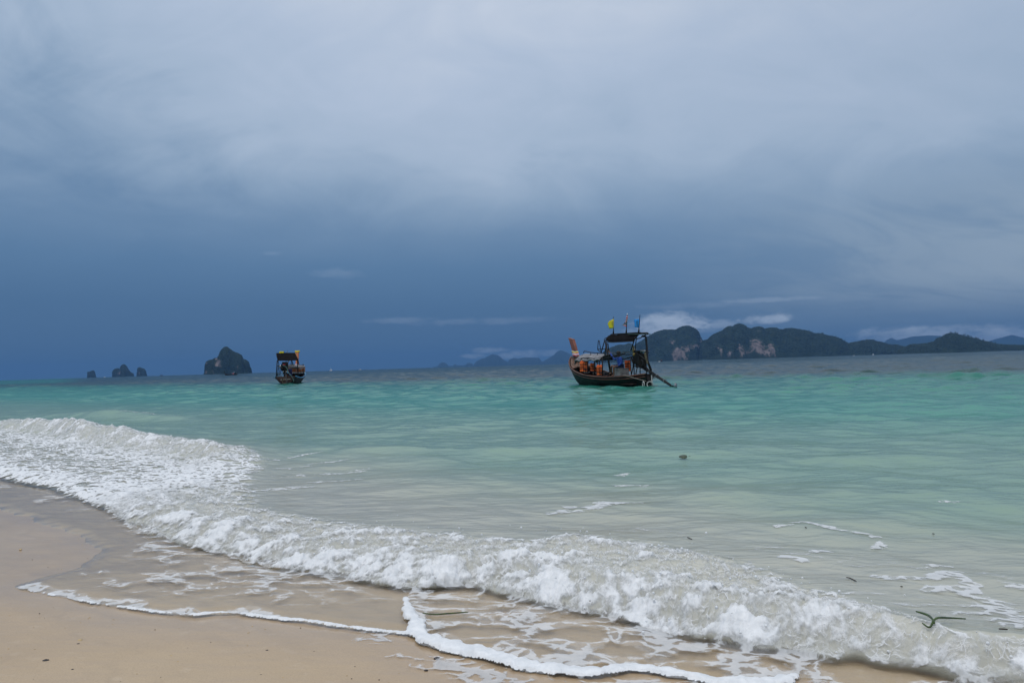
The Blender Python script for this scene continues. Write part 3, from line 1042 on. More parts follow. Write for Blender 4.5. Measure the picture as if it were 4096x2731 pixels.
def make_island(name, outline, D, thick, step, label, rocks=(), seed=0, rough=1.0, trees=0, blob=7.0, rock_base=0.0, power=2.6):
    P = [at_depth(px, py, D) for px, py in outline]
    xs, hs = np.array([p.x for p in P]), np.maximum(np.array([p.z for p in P]), 0)
    U = np.arange(xs.min() - step, xs.max() + step * 1.01, step)
    Hh = np.interp(U, xs, hs, left=0, right=0)
    Hm = Hh.max()
    nv = 34
    q = np.linspace(-1, 1, nv + 1)
    V = np.sign(q) * np.abs(q) ** 0.8
    UU, VV = np.meshgrid(U, V)
    HH = np.tile(Hh, (len(V), 1))
    Wd = thick * (0.22 + 0.78 * np.sqrt(np.clip(HH / Hm, 0, 1)))
    prof = np.clip(1 - np.abs(VV) ** power, 0, 1) ** 0.8
    Zz = HH * prof
    amp = Hm * 0.10 * rough
    side = np.clip(np.abs(VV) * 3, 0, 1)
    sc = 1 / (Hm * 0.55)
    Yy = D + VV * Wd + side * amp * 1.6 * fbm(UU * sc, Zz * sc * 0.6 + VV, 4, seed) + side * amp * 0.7 * fbm(UU * sc * 4, Zz * sc * 1.5, 3, seed + 5, billow=True)
    Zz = Zz + side * prof * amp * 0.55 * fbm(UU * sc * 2.2, Yy * sc * 2.2, 4, seed + 9)
    Zz = np.where(np.abs(VV) > 0.97, -2.5, Zz)
    Xx = UU + (D - Yy) * (-UU / D)             # keep each section on its line of sight while it gains depth
    V3 = np.stack([Xx, Yy, Zz], -1).reshape(-1, 3)
    nu = len(U)
    i, j = np.meshgrid(np.arange(len(V) - 1), np.arange(nu - 1), indexing='ij')
    Q = np.stack([i * nu + j, i * nu + j + 1, (i + 1) * nu + j + 1, (i + 1) * nu + j], -1).reshape(-1, 4)
    o = mesh_np(name, V3, Q, M_ISLE)
    rk = np.full(len(V3), rock_base)
    pxs = 2048 + 3137.36 * 0 + 0 * V3[:, 0]
    for (px, py, rx, ry, g) in rocks:
        c = at_depth(px, py, D)
        rx_, ry_ = rx / 3137 * D, ry / 3137 * D
        e = np.exp(-(((V3[:, 0] - c.x) / rx_) ** 2 + ((V3[:, 2] - c.z) / ry_) ** 2)) * (V3[:, 1] < D + 2)
        rk = np.maximum(rk, g * e)
    fattr(o, 'rock', rk)
    tag(o, label, 'island', kind='structure')
    if trees:
        rs = np.random.RandomState(seed + 100)
        iv, if_ = ico()
        cand = np.nonzero((V3[:, 2] > 2) & (V3[:, 1] < D + thick * 0.12) & (rk < 0.30))[0]
        cand = cand[(cand // nu < len(V) - 1) & (cand % nu < nu - 1)]
        pick = rs.choice(cand, trees, replace=True)
        fu, fv = rs.rand(trees, 1), rs.rand(trees, 1)
        c = (V3[pick] * (1 - fu) + V3[pick + 1] * fu) * (1 - fv) + (V3[pick + nu] * (1 - fu) + V3[pick + nu + 1] * fu) * fv
        c[:, 2] -= blob * 0.35
        r = blob * rs.uniform(0.55, 1.25, len(pick))
        vv = c[:, None, :] + iv[None] * r[:, None, None] * rs.uniform(0.75, 1.2, (len(pick), len(iv), 1)) * np.array([1, 1, 0.85])
        ff = (if_[None] + (np.arange(len(pick)) * len(iv))[:, None, None]).reshape(-1, 3)
        fobj = mesh_np('forest', vv.reshape(-1, 3), ff, M_FOREST, parent=o, smooth=True)
        fobj['kind'] = 'stuff'
    return o


zA = lambda L: [(2600 + a * .2551, 1220 + b_ * .2551) for a, b_ in L]
zB = lambda L: [(3100 + a * .42347, 1240 + b_ * .42347) for a, b_ in L]
zC = lambda L: [(1250 + a * .44643, 1380 + b_ * .44643) for a, b_ in L]
zD = lambda L: [(280 + a * .33163, 1350 + b_ * .33163) for a, b_ in L]
zM = lambda a, b_: (2200 + a * .2551, 1220 + b_ * .2551)

# far pale mountains, then the nearer wooded islands
make_island('mountain', zC([(1085, 195), (1120, 188), (1140, 165), (1160, 153), (1185, 158), (1205, 168), (1218, 188), (1262, 186), (1275, 164), (1292, 182), (1365, 182), (1385, 162), (1400, 158), (1430, 165), (1445, 182)]),
            13600, 500, 22, 'low blue islets fading into the haze left of the cloud capped mountains', seed=41, rough=0.5)
make_island('mountain', zC([(1440, 185), (1465, 150), (1490, 135), (1520, 118), (1545, 118), (1560, 105), (1585, 95), (1610, 80), (1640, 86), (1670, 95), (1690, 112), (1710, 130), (1735, 142), (1750, 152), (1765, 132), (1790, 117), (1815, 115),
                            (1840, 122), (1870, 116), (1900, 110), (1960, 112), (2030, 114), (2045, 135), (2060, 150), (2085, 135), (2110, 121), (2150, 95), (2165, 88), (2180, 70), (2200, 55), (2220, 44), (2240, 52),
                            (2270, 60), (2310, 82), (2352, 105), (2420, 125), (2520, 140), (2620, 160)]),
            13600, 900, 25, 'pale blue mountains with jagged tops behind the prow of the large boat', seed=42, rough=0.5)
make_island('mountain', zB([(900, 400), (1000, 330), (1060, 280), (1100, 262), (1150, 285), (1200, 275), (1300, 250), (1450, 240), (1600, 245), (1750, 250), (1900, 280), (2000, 300), (2080, 275), (2160, 255),
                            (2240, 233), (2300, 250), (2352, 262), (2500, 290), (2700, 330), (2900, 370)]),
            12500, 900, 30, 'pale blue mountain behind the wooded hill with cloud across its top', seed=43, rough=0.5)
hillA = [(2385, 1449), (2400, 1425), (2425, 1401), (2440, 1393.5), (2452, 1388), (2475, 1381), (2498, 1381), (2516, 1374), (2524, 1376), (2529, 1383), (2537, 1384), (2557, 1370), (2576, 1359), (2595, 1345), (2615, 1335), (2634, 1327),
         (2659, 1320), (2685, 1322), (2705, 1321), (2720, 1309), (2735, 1307), (2751, 1305), (2760, 1307), (2769, 1311), (2787, 1319), (2793, 1330), (2797, 1340), (2804, 1356), (2812, 1372), (2820, 1400), (2826, 1442)]
make_island('island', hillA, 4200, 420, 9, 'dark steep island with cloud on its summit and pale cliffs behind the boat canopy',
            rocks=[(2655, 1420, 32, 26, 1.0), (2770, 1372, 24, 22, .95), (2725, 1392, 32, 10, .8), (2640, 1373, 14, 12, .85), (2785, 1335, 8, 22, .7), (2690, 1395, 25, 16, .75), (2640, 1438, 20, 12, .8)], seed=3, trees=5200, blob=6.0)
hillB = [(2796, 1444), (2802, 1376), (2810, 1366)] + zA([(850, 562), (910, 545), (940, 515), (980, 480), (1010, 460), (1050, 445), (1095, 425), (1140, 410), (1165, 385), (1190, 362), (1220, 348), (1250, 340), (1280, 342), (1305, 352), (1322, 330), (1340, 315), (1370, 307), (1400, 305),
         (1440, 310), (1470, 320), (1500, 342), (1530, 365), (1565, 372), (1600, 375), (1640, 360), (1700, 350), (1730, 350), (1760, 357), (1785, 378), (1805, 385), (1825, 372), (1860, 368), (1900, 360), (1950, 372), (2000, 380), (2030, 390), (2070, 392), (2130, 378), (2200, 372), (2300, 378)]) + \
        zB([(150, 180), (200, 184), (250, 190), (320, 205), (380, 225), (450, 230), (530, 250), (600, 265), (650, 295), (700, 318), (760, 305), (810, 294), (850, 286), (885, 284), (920, 288), (1000, 305), (1080, 330), (1150, 332), (1200, 345), (1280, 352), (1400, 375), (1500, 392)])
make_island('island', hillB, 3900, 460, 9, 'long wooded island ridge with pale pink cliffs at its seaward end',
            rocks=[(2935, 1395, 28, 30, 1.05), (2865, 1408, 13, 26, .9), (2985, 1405, 14, 30, .95), (2960, 1420, 30, 14, .9), (2890, 1420, 22, 14, .85), (2800, 1405, 8, 30, .7), (2825, 1425, 12, 22, .65), (2975, 1332, 5, 8, .6), (3022, 1330, 5, 8, .55)], seed=4, trees=9000, blob=5.6)
hillC = zB([(1130, 405), (1180, 372), (1220, 355), (1250, 345), (1265, 330), (1290, 325), (1350, 325), (1400, 320), (1440, 316), (1475, 305), (1510, 300), (1530, 275), (1548, 268), (1570, 262), (1590, 250), (1615, 236), (1640, 226), (1670, 221), (1700, 221), (1730, 232), (1760, 240), (1800, 250), (1850, 260), (1890, 270), (1930, 282),
         (2000, 300), (2050, 312), (2100, 322), (2150, 328), (2200, 331), (2300, 334), (2352, 335), (2500, 338), (2800, 345), (3200, 360), (3700, 384)])
make_island('island', hillC, 3300, 330, 8, 'low green wooded hill with scattered trees on its crest', rocks=[(3860, 1390, 10, 6, .5)], seed=5, trees=7000, blob=4.6)
big = zD([(1618, 440), (1628, 410), (1630, 370), (1632, 330), (1645, 300), (1660, 285), (1680, 275), (1700, 270), (1720, 268), (1740, 256), (1760, 250), (1780, 252), (1788, 235), (1795, 213), (1812, 180), (1830, 155), (1848, 133), (1865, 118), (1885, 115), (1900, 118), (1920, 135), (1940, 150), (1965, 168), (1990, 180), (2015, 188), (2040, 203), (2060, 212),
          (2072, 232), (2085, 265), (2097, 272), (2110, 268), (2130, 280), (2150, 296), (2157, 318), (2158, 342), (2168, 362), (2178, 380), (2181, 400), (2183, 422)])
make_island('island', big, 3000, 130, 3.0, 'tall dark limestone islet with a pointed top and pale cliff streaks, largest on the left',
            rocks=[(908, 1452, 22, 16, 1.0), (884, 1425, 12, 16, .9), (832, 1470, 12, 24, .8), (862, 1488, 40, 8, .75), (925, 1465, 14, 8, .7), (990, 1465, 8, 16, .7), (965, 1485, 22, 8, .65), (845, 1455, 10, 14, .6), (945, 1480, 10, 8, .6)], seed=6, trees=2600, blob=3.4, rock_base=0.16, power=3.2)
mid = zD([(506, 475), (510, 455), (513, 420), (516, 396), (530, 392), (545, 377), (560, 380), (572, 370), (585, 374), (600, 385), (607, 382), (612, 352), (625, 335), (645, 324), (660, 328), (672, 338), (688, 362), (702, 388), (720, 408), (742, 428), (762, 434), (767, 468)])
make_island('island', mid, 4600, 110, 4.0, 'small jagged limestone islet, middle of the three left of the tall islet', rocks=[(455, 1490, 6, 14, .75), (505, 1490, 12, 10, .55)], seed=7, trees=1000, blob=3.8, rock_base=0.24, power=3.2)
make_island('island', zD([(801, 466), (805, 440), (810, 410), (818, 372), (830, 362), (850, 363), (870, 370), (895, 378), (905, 392), (912, 412), (918, 440), (922, 462)]), 4600, 60, 3.0,
            'small block shaped limestone islet beside the jagged one', rocks=[(553, 1490, 6, 12, .75), (575, 1492, 6, 8, .55)], seed=8, trees=500, blob=3.4, rock_base=0.24, power=3.4)
make_island('island', zD([(207, 483), (205, 455), (204, 432), (214, 416), (228, 412), (240, 415), (252, 405), (270, 398), (284, 398), (291, 406), (299, 430), (306, 460), (313, 482)]), 4800, 50, 3.0,
            'smallest limestone islet, twin topped, farthest to the left', rocks=[(352, 1498, 5, 8, .7)], seed=9, trees=350, blob=3.2, rock_base=0.24, power=3.4)

# separate trees standing up from the crest of the nearer hill and of the long ridge
M_TRUNK = material('tree_trunk', (0.07, 0.055, 0.04), 0.9, noise=0.2)
M_CROWN = material('tree_crown', (0.030, 0.045, 0.022), 0.95, noise=0.3, scale=0.3, spec=0.1)


def tree(name, hgt, seed, spread=1.0):
    rnd = random.Random(seed)
    root = empty(name)
    mb = MB().tube([(0, 0, -1.0), (0.1, 0, hgt * 0.35), (0.3 * rnd.uniform(-1, 1), 0, hgt * 0.75)], [0.35, 0.28, 0.12], 6)
    for k in range(3):
        a = rnd.uniform(0, 6.28)
        mb.tube([(0.1, 0, hgt * 0.45), (math.cos(a) * hgt * 0.2 * spread, math.sin(a) * hgt * 0.2 * spread, hgt * 0.75)], [0.16, 0.07], 5)
    mb.build('trunk', M_TRUNK, root)
    mc = MB()
    for k in range(9):
        a, rr_ = rnd.uniform(0, 6.28), hgt * rnd.uniform(0.05, 0.30) * spread
        mc.ball((math.cos(a) * rr_, math.sin(a) * rr_, hgt * rnd.uniform(0.55, 0.95)), hgt * rnd.uniform(0.10, 0.20), 1.1, 1.1, 0.75, 7, 5, 0.25, seed * 31 + k)
    mc.build('crown', M_CROWN, root)
    return root


protos = [tree('tree', 13, 1), tree('tree', 13, 2, 1.3), tree('tree', 13, 3, 0.8)]
used_p = set()
WORDS = ['leftmost', 'second', 'third', 'fourth', 'fifth', 'sixth', 'seventh', 'eighth', 'ninth', 'tenth', 'eleventh']


def ORD(i, n):
    if i == 0:
        return 'leftmost of its row'
    if i == n - 1:
        return 'rightmost of its row'
    return WORDS[i] + ' from the left' if i < 11 else WORDS[n - 1 - i] + ' from the right'




def plant(px, py, D, hpx, k, label, group):
    p = at_depth(px, py, D)
    o = protos[k] if k not in used_p else copy_tree(protos[k])
    used_p.add(k)
    s = hpx / 3137 * D / 13.0
    o.location = (p.x, p.y, p.z - 1.0)
    o.scale = (s, s, s)
    o.rotation_euler = (0, 0, random.uniform(0, 6.28))
    tag(o, label, 'tree', group)


cx = sorted(zB([(1523, 285), (1540, 280), (1556, 272), (1588, 248), (1604, 241), (1620, 236), (1658, 222), (1664, 223), (1705, 225), (1723, 231), (1790, 250), (1822, 256), (1832, 258), (1845, 259), (1858, 262), (1897, 274), (1912, 280), (1925, 284), (1968, 296), (2042, 312), (2080, 320)]))
for i, (px, py) in enumerate(cx):
    plant(px, py, 3300 - 3, random.uniform(6.5, 11.0), i % 3, 'small dark tree on the crest of the low wooded hill, ' + ORD(i, len(cx)), 'trees on the crest of the low hill')
for i, (px, py) in enumerate(sorted(zB([(322, 206), (337, 212), (349, 217), (441, 230), (452, 231), (540, 252), (575, 258), (597, 264), (660, 300), (630, 284)]))):
    plant(px, py, 3900 - 3, random.uniform(5.5, 8.5), (i + 1) % 3, 'small dark tree on the slope of the long island ridge, ' + ORD(i, 10), 'trees on the long ridge')

# ------------------------------------------------------------------ haze: one closed box of even, pale blue air
HB = MB().box((0, 0, 128), (29600, 29600, 284))
mh = bpy.data.materials.new('haze')
mh.use_nodes = True
t = NT(mh.node_tree)
t.n.clear()
pv = t.new('ShaderNodeVolumePrincipled')
pv.inputs['Color'].default_value = (*HAZE_COLOR, 1)
pv.inputs['Density'].default_value = HAZE_DENSITY
pv.inputs['Anisotropy'].default_value = 0.0
oo = t.new('ShaderNodeOutputMaterial')
t.l.new(pv.outputs[0], oo.inputs['Volume'])
hz = HB.build('haze', mh)
tag(hz, 'pale blue haze over the sea that fades the far islands', 'haze', kind='stuff')

# ------------------------------------------------------------------ boats
M_HULL = material('stained_hull_wood', (0.012, 0.010, 0.009), 0.55, spec=0.25, noise=0.25, scale=3, bump=0.25, bscale=16, stretch=(0.25, 1, 3))
M_HULL2 = material('brown_hull_wood', (0.018, 0.009, 0.007), 0.55, spec=0.25, noise=0.25, scale=3, bump=0.2, bscale=14, stretch=(0.25, 1, 3))
M_RAIL = material('varnished_gunwale', (0.11, 0.04, 0.02), 0.45, noise=0.25, scale=5, stretch=(0.3, 1, 1))
M_BLUE = material('blue_painted_rail', (0.05, 0.30, 0.55), 0.4, noise=0.12)
M_PROW = material('red_brown_prow', (0.19, 0.06, 0.035), 0.5, noise=0.22, scale=5, stretch=(1, 1, 0.3))
M_PROW2 = material('orange_prow', (0.42, 0.13, 0.035), 0.45, noise=0.2, scale=5, stretch=(1, 1, 0.3))
M_DECK = material('worn_brown_deck', (0.13, 0.06, 0.036), 0.5, noise=0.28, scale=5, stretch=(0.3, 2, 1), two=(0.21, 0.12, 0.08))
M_INNER = material('inner_hull_wood', (0.085, 0.04, 0.025), 0.65, noise=0.25, scale=4, stretch=(0.3, 1, 2))
M_GREYW = material('grey_weathered_board', (0.20, 0.195, 0.19), 0.7, noise=0.18, scale=6, stretch=(0.3, 1, 1))
M_BLACK = material('black_painted_pipe', (0.009, 0.009, 0.011), 0.5, noise=0.2, spec=0.25)
M_CANV = material('black_canvas', (0.008, 0.007, 0.008), 0.9, noise=0.25, scale=6, spec=0.08)
M_TARP = material('grey_tarpaulin', (0.22, 0.22, 0.235), 0.65, noise=0.22, scale=4, bump=0.4, bscale=9)
M_OLIVE = material('dull_green_board', (0.04, 0.07, 0.055), 0.6, noise=0.2)
M_ENG = material('oily_engine_iron', (0.010, 0.009, 0.008), 0.6, 0.0, noise=0.3, scale=14, spec=0.2)
M_STEEL = material('dull_steel', (0.25, 0.26, 0.27), 0.35, 0.8, noise=0.2)
M_DSTEEL = material('dark_shaft_steel', (0.020, 0.022, 0.024), 0.5, 0.0, noise=0.2, spec=0.3)
M_OCHRE = material('ochre_paint', (0.30, 0.20, 0.05), 0.6, noise=0.3, scale=12)
M_HOSE = material('olive_hose', (0.10, 0.09, 0.05), 0.6, noise=0.2)
M_ROPE = material('pale_rope', (0.50, 0.47, 0.40), 0.8, noise=0.2, scale=40)
M_WHITE = material('dull_white_paint', (0.55, 0.55, 0.53), 0.5, noise=0.15)
M_ORANGE = material('orange_life_vest', (0.90, 0.15, 0.02), 0.6, noise=0.15, scale=12, bump=0.3, bscale=20)
M_STRAP = material('black_strap', (0.012, 0.012, 0.012), 0.6)
M_YEL = material('yellow_flag_cloth', (0.78, 0.66, 0.02), 0.7, noise=0.06)
M_SKYB = material('light_blue_flag_cloth', (0.02, 0.26, 0.70), 0.7, noise=0.06)
M_RED = material('red_cloth', (0.50, 0.03, 0.05), 0.7, noise=0.1)
M_WCL = material('white_cloth', (0.72, 0.72, 0.74), 0.7, noise=0.06)
M_NAVY = material('navy_cloth', (0.02, 0.03, 0.12), 0.7, noise=0.1)
M_PINK = material('pink_ribbon', (0.70, 0.16, 0.20), 0.6, noise=0.1)
M_DKGRN = material('dark_green_print', (0.01, 0.05, 0.03), 0.7)


class Boat:
    def __init__(self, name, origin, hd, scale, label, sheer=1.0):
        self.root = empty(name, origin, math.pi / 2 + hd, scale)
        tag(self.root, label, 'boat')
        self.o, self.s, self.hd = Vector(origin), scale, hd
        self.u = Vector((-math.sin(hd), math.cos(hd), 0))
        self.l = Vector((-math.cos(hd), -math.sin(hd), 0))
        self.X = [0, .8, 2, 3.5, 5, 6.2, 7.1, 7.8, 8.2]
        self.B = [.22, .50, .74, .86, .89, .84, .70, .42, .08]
        self.Zs = [.60, .52, .47, .47, .56, .74, .98, 1.30, 1.60]
        self.Kz = [-.02, -.14, -.22, -.26, -.26, -.2, -.04, .45, 1.15]

    def to_local(self, w_):
        d = w_ - self.o
        return Vector((d.dot(self.u) / self.s, d.dot(self.l) / self.s, d.z / self.s))

    def world(self, p):
        p = Vector(p)
        return self.o + (self.u * p.x + self.l * p.y + Vector((0, 0, 1)) * p.z) * self.s

    def by_y(self, px, py, yl):
        d = ray(px, py)
        c0 = Vector((0, 0, CAM_H)) - self.o
        k = (yl * self.s - c0.dot(self.l)) / d.dot(self.l)
        return self.to_local(Vector((0, 0, CAM_H)) + d * k)

    def by_x(self, px, py, xl):
        d = ray(px, py)
        c0 = Vector((0, 0, CAM_H)) - self.o
        k = (xl * self.s - c0.dot(self.u)) / d.dot(self.u)
        return self.to_local(Vector((0, 0, CAM_H)) + d * k)

    def f(self, arr, x):
        return float(np.interp(x, self.X, arr))

    def hull(self, mat_hull, mat_rail, mat_deck, mat_in, rib_mat):
        xs = np.linspace(0, 8.2, 34)
        # smoothed lines
        def cr(arr):
            pts = smooth_line([(a, b_, 0) for a, b_ in zip(self.X, arr)], 8)
            return lambda q: float(np.interp(q, [p.x for p in pts], [p.y for p in pts]))
        fb, fs, fk = cr(self.B), cr(self.Zs), cr(self.Kz)
        self.fb, self.fs, self.fk = fb, fs, fk
        ws = np.linspace(0, 1, 8)
        rows = []
        for x_ in xs:
            b_, s_, k_ = fb(x_), fs(x_), fk(x_)
            half = [(x_ + 0.10 * (x_ / 8.2) ** 4 * w_, b_ * (w_ ** 0.62), k_ + (s_ - k_) * w_ ** 1.35) for w_ in ws]
            rows.append([(p[0], -p[1], p[2]) for p in half[::-1]] + half[1:])
        mb = MB().grid(rows)
        n = len(rows[0])
        mb.f.append(tuple(range(n)))
        mb.build('hull', mat_hull, self.root, smooth=True, solid=0.035)
        # inside skin and floor
        rows = []
        for x_ in xs[1:-3]:
            b_, s_, k_ = fb(x_) - 0.05, fs(x_) - 0.02, fk(x_)
            half = [(x_, b_ * w_ ** 0.62, k_ + 0.05 + (s_ - k_ - 0.05) * w_ ** 1.3) for w_ in np.linspace(0.08, 1, 8)]
            rows.append([(p[0], -p[1], p[2]) for p in half[::-1]] + half)
        MB().grid(rows).build('inner_planking', mat_in, self.root, smooth=True)
        for sgn in (1, -1):
            pts = [(x_ + 0.10 * (x_ / 8.2) ** 4, sgn * (fb(x_) + 0.012), fs(x_)) for x_ in np.linspace(0, 8.2, 40)]
            MB().tube(pts, 0.045, 6).build('gunwale', mat_rail, self.root, smooth=True)
            pts = [(x_ + 0.06 * (x_ / 8.2) ** 4, sgn * (fb(x_) * 0.985 + 0.015), fs(x_) - 0.13) for x_ in np.linspace(0, 8.1, 40)]
            MB().tube(pts, 0.022, 6).build('rub_rail', mat_rail if mat_rail is M_RAIL else mat_hull, self.root, smooth=True)
        # foredeck boards
        for k in range(-3, 3):
            rows = []
            for x_ in np.linspace(6.75, 8.15, 8):
                b_ = fb(x_) - 0.03
                ya, yb = max(-b_, b_ * k / 3), min(b_, b_ * (k + 1) / 3)
                g_ = 0.006
                rows.append([(x_, ya + g_, fs(x_) + 0.015 + 0.05 * (1 - (ya / max(b_, .01)) ** 2)), (x_, yb - g_, fs(x_) + 0.015 + 0.05 * (1 - (yb / max(b_, .01)) ** 2))])
            MB().grid(rows).build('foredeck_board', mat_deck, self.root, solid=0.03)
        b_, s_ = fb(6.72), fs(6.72)
        MB().tube([(6.70, b_ * q, s_ + 0.05 + 0.09 * (1 - q * q)) for q in np.linspace(-1, 1, 13)], 0.05, 6).build('coaming', mat_rail, self.root, smooth=True)
        for x_ in np.arange(1.2, 6.5, 0.55):
            for sgn in (1, -1):
                b_, s_, k_ = fb(x_) - 0.055, fs(x_) - 0.03, fk(x_)
                pts = [(x_, sgn * (b_ * w_ ** 0.62 - 0.03), k_ + 0.09 + (s_ - k_ - 0.09) * w_ ** 1.3) for w_ in (0.2, 0.4, 0.6, 0.8, 1.0)]
                MB().tube(pts, 0.032, 5).build('rib', rib_mat, self.root)
        # floor boards
        for k in range(-3, 3):
            MB().box((3.4, 0.09 + k * 0.18, 0.12), (5.4, 0.165, 0.03)).build('floorboard', mat_in, self.root)

    def tube(self, name, pts, r, mat, n=7, parent=None):
        return MB().tube(pts, r, n).build(name, mat, parent or self.root, smooth=True)

    def thing(self, name, base, label, cat, group=None):
        e = empty(name, self.world(base), math.pi / 2 + self.hd, self.s)
        tag(e, label, cat, group)
        return e


def off(pts, base):
    return [Vector(p) - Vector(base) for p in pts]


def sheet(a, b_, nu=8, nv=6, wave=0.03, seed=0):
    """cloth between two edges a -> b (lists of points, same count), rippled sideways"""
    rows = []
    na = len(a)
    for j in range(nv + 1):
        q = j / nv
        row = []
        for i in range(nu + 1):
            p = i / nu * (na - 1)
            k = min(int(p), na - 2)
            fa = Vector(a[k]).lerp(Vector(a[k + 1]), p - k)
            fb_ = Vector(b_[k]).lerp(Vector(b_[k + 1]), p - k)
            c = fa.lerp(fb_, q)
            w_ = wave * q * math.sin(5.5 * q + 3.0 * i / nu + seed)
            c += Vector((w_, w_ * 0.8, 0))
            row.append(c)
        rows.append(row)
    return MB().grid(rows)


# ---- large longtail boat right of centre
o0 = ground(2600, 1545)
bt = Boat('longtail_boat', o0, rad(21.5), 1.0, 'large dark longtail boat with canopy and yellow, striped and blue flags')
bt.hull(M_HULL, M_RAIL, M_DECK, M_INNER, M_GREYW)
Z = lambda a, b_, yl: bt.by_y(*zM(a, b_), yl)
R0 = bt.root
# prow post
pb, pt = Z(405, 800, 0), Z(336, 524, 0)
wid_b, wid_t = Vector((0.17, 0, 0)), Vector((0.21, 0, 0))
mb = MB()
vs, nseg = [], 6
for i in range(nseg + 1):
    q = i / nseg
    c = pb.lerp(pt, q) + Vector((-0.06 * math.sin(q * 3.14), 0, 0))
    hw = 0.20 + 0.07 * q
    th = 0.10 - 0.02 * q
    tilt = Vector((hw, 0, 0.05))
    for sx, sy in ((-1, -1), (1, -1), (1, 1), (-1, 1)):
        vs.append(c + tilt * sx + Vector((0, th * sy, 0)))
fs_ = [(3, 2, 1, 0), (nseg * 4, nseg * 4 + 1, nseg * 4 + 2, nseg * 4 + 3)]
for i in range(nseg):
    for k in range(4):
        fs_.append((i * 4 + k, i * 4 + (k + 1) % 4, (i + 1) * 4 + (k + 1) % 4, (i + 1) * 4 + k))
mb.add(vs, fs_)
prow = mb.build('prow', M_PROW, R0, bevel=0.012)
MB().box(pb + Vector((-0.12, 0, -0.12)), (0.62, 0.18, 0.30), taper=0.7).build('stem_block', M_DECK, R0, bevel=0.02)


def wrap(bo, c, hx, hy, hz, mat, parent, skew=0.0):
    mb_ = MB()
    n = 16
    vs_ = []
    for zz_ in (-1, 1):
        for i in range(n):
            a = 2 * math.pi * i / n
            ex, ey = abs(math.cos(a)) ** 0.5 * math.copysign(1, math.cos(a)), abs(math.sin(a)) ** 0.5 * math.copysign(1, math.sin(a))
            vs_.append(Vector(c) + Vector((ex * hx, ey * hy, zz_ * hz + 0.012 * math.sin(3 * a + c[2] * 9) + skew * ex)))
    mb_.add(vs_, [(i, (i + 1) % n, n + (i + 1) % n, n + i) for i in range(n)])
    return mb_.build('ribbon', mat, parent, smooth=True, solid=0.02)


for q, mt_, hz_ in ((0.035, M_PINK, .035), (0.11, M_WCL, .04), (0.17, M_PINK, .025), (0.225, M_YEL, .03), (0.265, M_WCL, .018)):
    wrap(bt, pb.lerp(pt, q) + Vector((-0.03, 0, 0.01)), 0.245, 0.125, hz_, mt_, prow, 0.03)

# low front roof: tarpaulin bundled over a pipe frame
x0, x1 = 3.7, 6.55
rows = []
for i in range(15):
    q = i / 14
    x_ = x1 + (x0 - x1) * q
    row = []
    for j in range(13):
        a = -1 + 2 * j / 12
        sag = 0.02 * math.sin(7 * q + 3 * a) + 0.012 * math.sin(19 * q + 5 * a)
        droop = 0.33 - 0.10 * q
        row.append((x_ + 0.02 * math.sin(9 * a), a * 0.72, 1.36 + droop * (1 - abs(a) ** 3.2) + sag - (0.05 if i in (0,) else 0)))
    rows.append(row)
front = []
tarp_base = Vector((5.1, 0, 1.3))
T0 = bt.thing('tarpaulin', tarp_base, 'grey tarpaulin spread over the low front roof of the large boat', 'tarpaulin')
rows = [off(r_, tarp_base) for r_ in rows]
MB().grid(rows).build('cover', M_TARP, T0, smooth=True, solid=0.02)
rows2 = []
for j in range(13):
    a = -1 + 2 * j / 12
    p = Vector(rows[0][j])
    rows2.append([p, p + Vector((0.07, 0, -0.10 - 0.03 * math.sin(5 * a))), p + Vector((0.04, 0, -0.26 - 0.05 * math.sin(4 * a + 1)))])
MB().grid(rows2).build('front_flap', M_TARP, T0, smooth=True, solid=0.02)
mb = MB().tube([Vector((6.5 - 2.9 * i / 20, 0.74 + 0.015 * math.sin(i * 1.7), 1.35 + 0.03 * math.sin(i * 1.1))) - tarp_base for i in range(21)], 0.05, 7)
mb.build('rolled_edge', M_TARP, T0, smooth=True)
for sgn in (1, -1):
    bt.tube('roof_rail', [(6.6, sgn * 0.70, 1.33), (3.5, sgn * 0.70, 1.36), (1.1, sgn * 0.66, 1.62)], 0.028, M_BLACK)
bt.tube('roof_rail', [Z(530, 755, 0.3), Z(530, 728, 0.3), Z(545, 722, 0.3), Z(640, 742, 0.3), Z(740, 752, 0.3), Z(860, 755, 0.3)], 0.022, M_BLACK)
for a in (637, 742):
    bt.tube('roof_rail', [Z(a, 745, 0.3), Z(a + 4, 790, 0.3)], 0.02, M_BLACK)
bt.tube('hoop', [Z(748, 692, 0.2), Z(754, 600, 0.2), Z(757, 565, 0.2), Z(766, 553, 0.2), Z(775, 568, 0.2), Z(785, 640, 0.2), Z(796, 720, 0.2)], 0.022, M_BLACK)
bt.tube('hoop_rail', [Z(745, 692, 0.2), Z(790, 688, 0.2), Z(860, 686, 0.2), Z(900, 705, 0.2)], 0.022, M_BLACK)
bt.tube('hoop_rail', [Z(745, 694, 0.2), Z(770, 720, 0.2), Z(800, 735, 0.2)], 0.022, M_BLACK)
# flat grey roof boards behind the helmsman
for k in range(5):
    MB().box((2.6, -0.70 + 0.13 * k, 1.70), (2.9, 0.115, 0.03)).build('roof_board', M_GREYW, R0)
bt.tube('roof_truss', [(4.0 - 0.24 * i, -0.05, 1.68 if i % 2 == 0 else 1.56) for i in range(13)], 0.012, M_STEEL, 5)
bt.tube('roof_truss', [(4.1, -0.05, 1.55), (1.1, -0.05, 1.56)], 0.018, M_BLACK, 5)
for x_, y_ in ((4.0, -0.68), (2.6, -0.68), (1.3, -0.62)):
    bt.tube('roof_post', [(x_, y_, 0.4), (x_, y_, 1.69)], 0.026, M_BLACK)
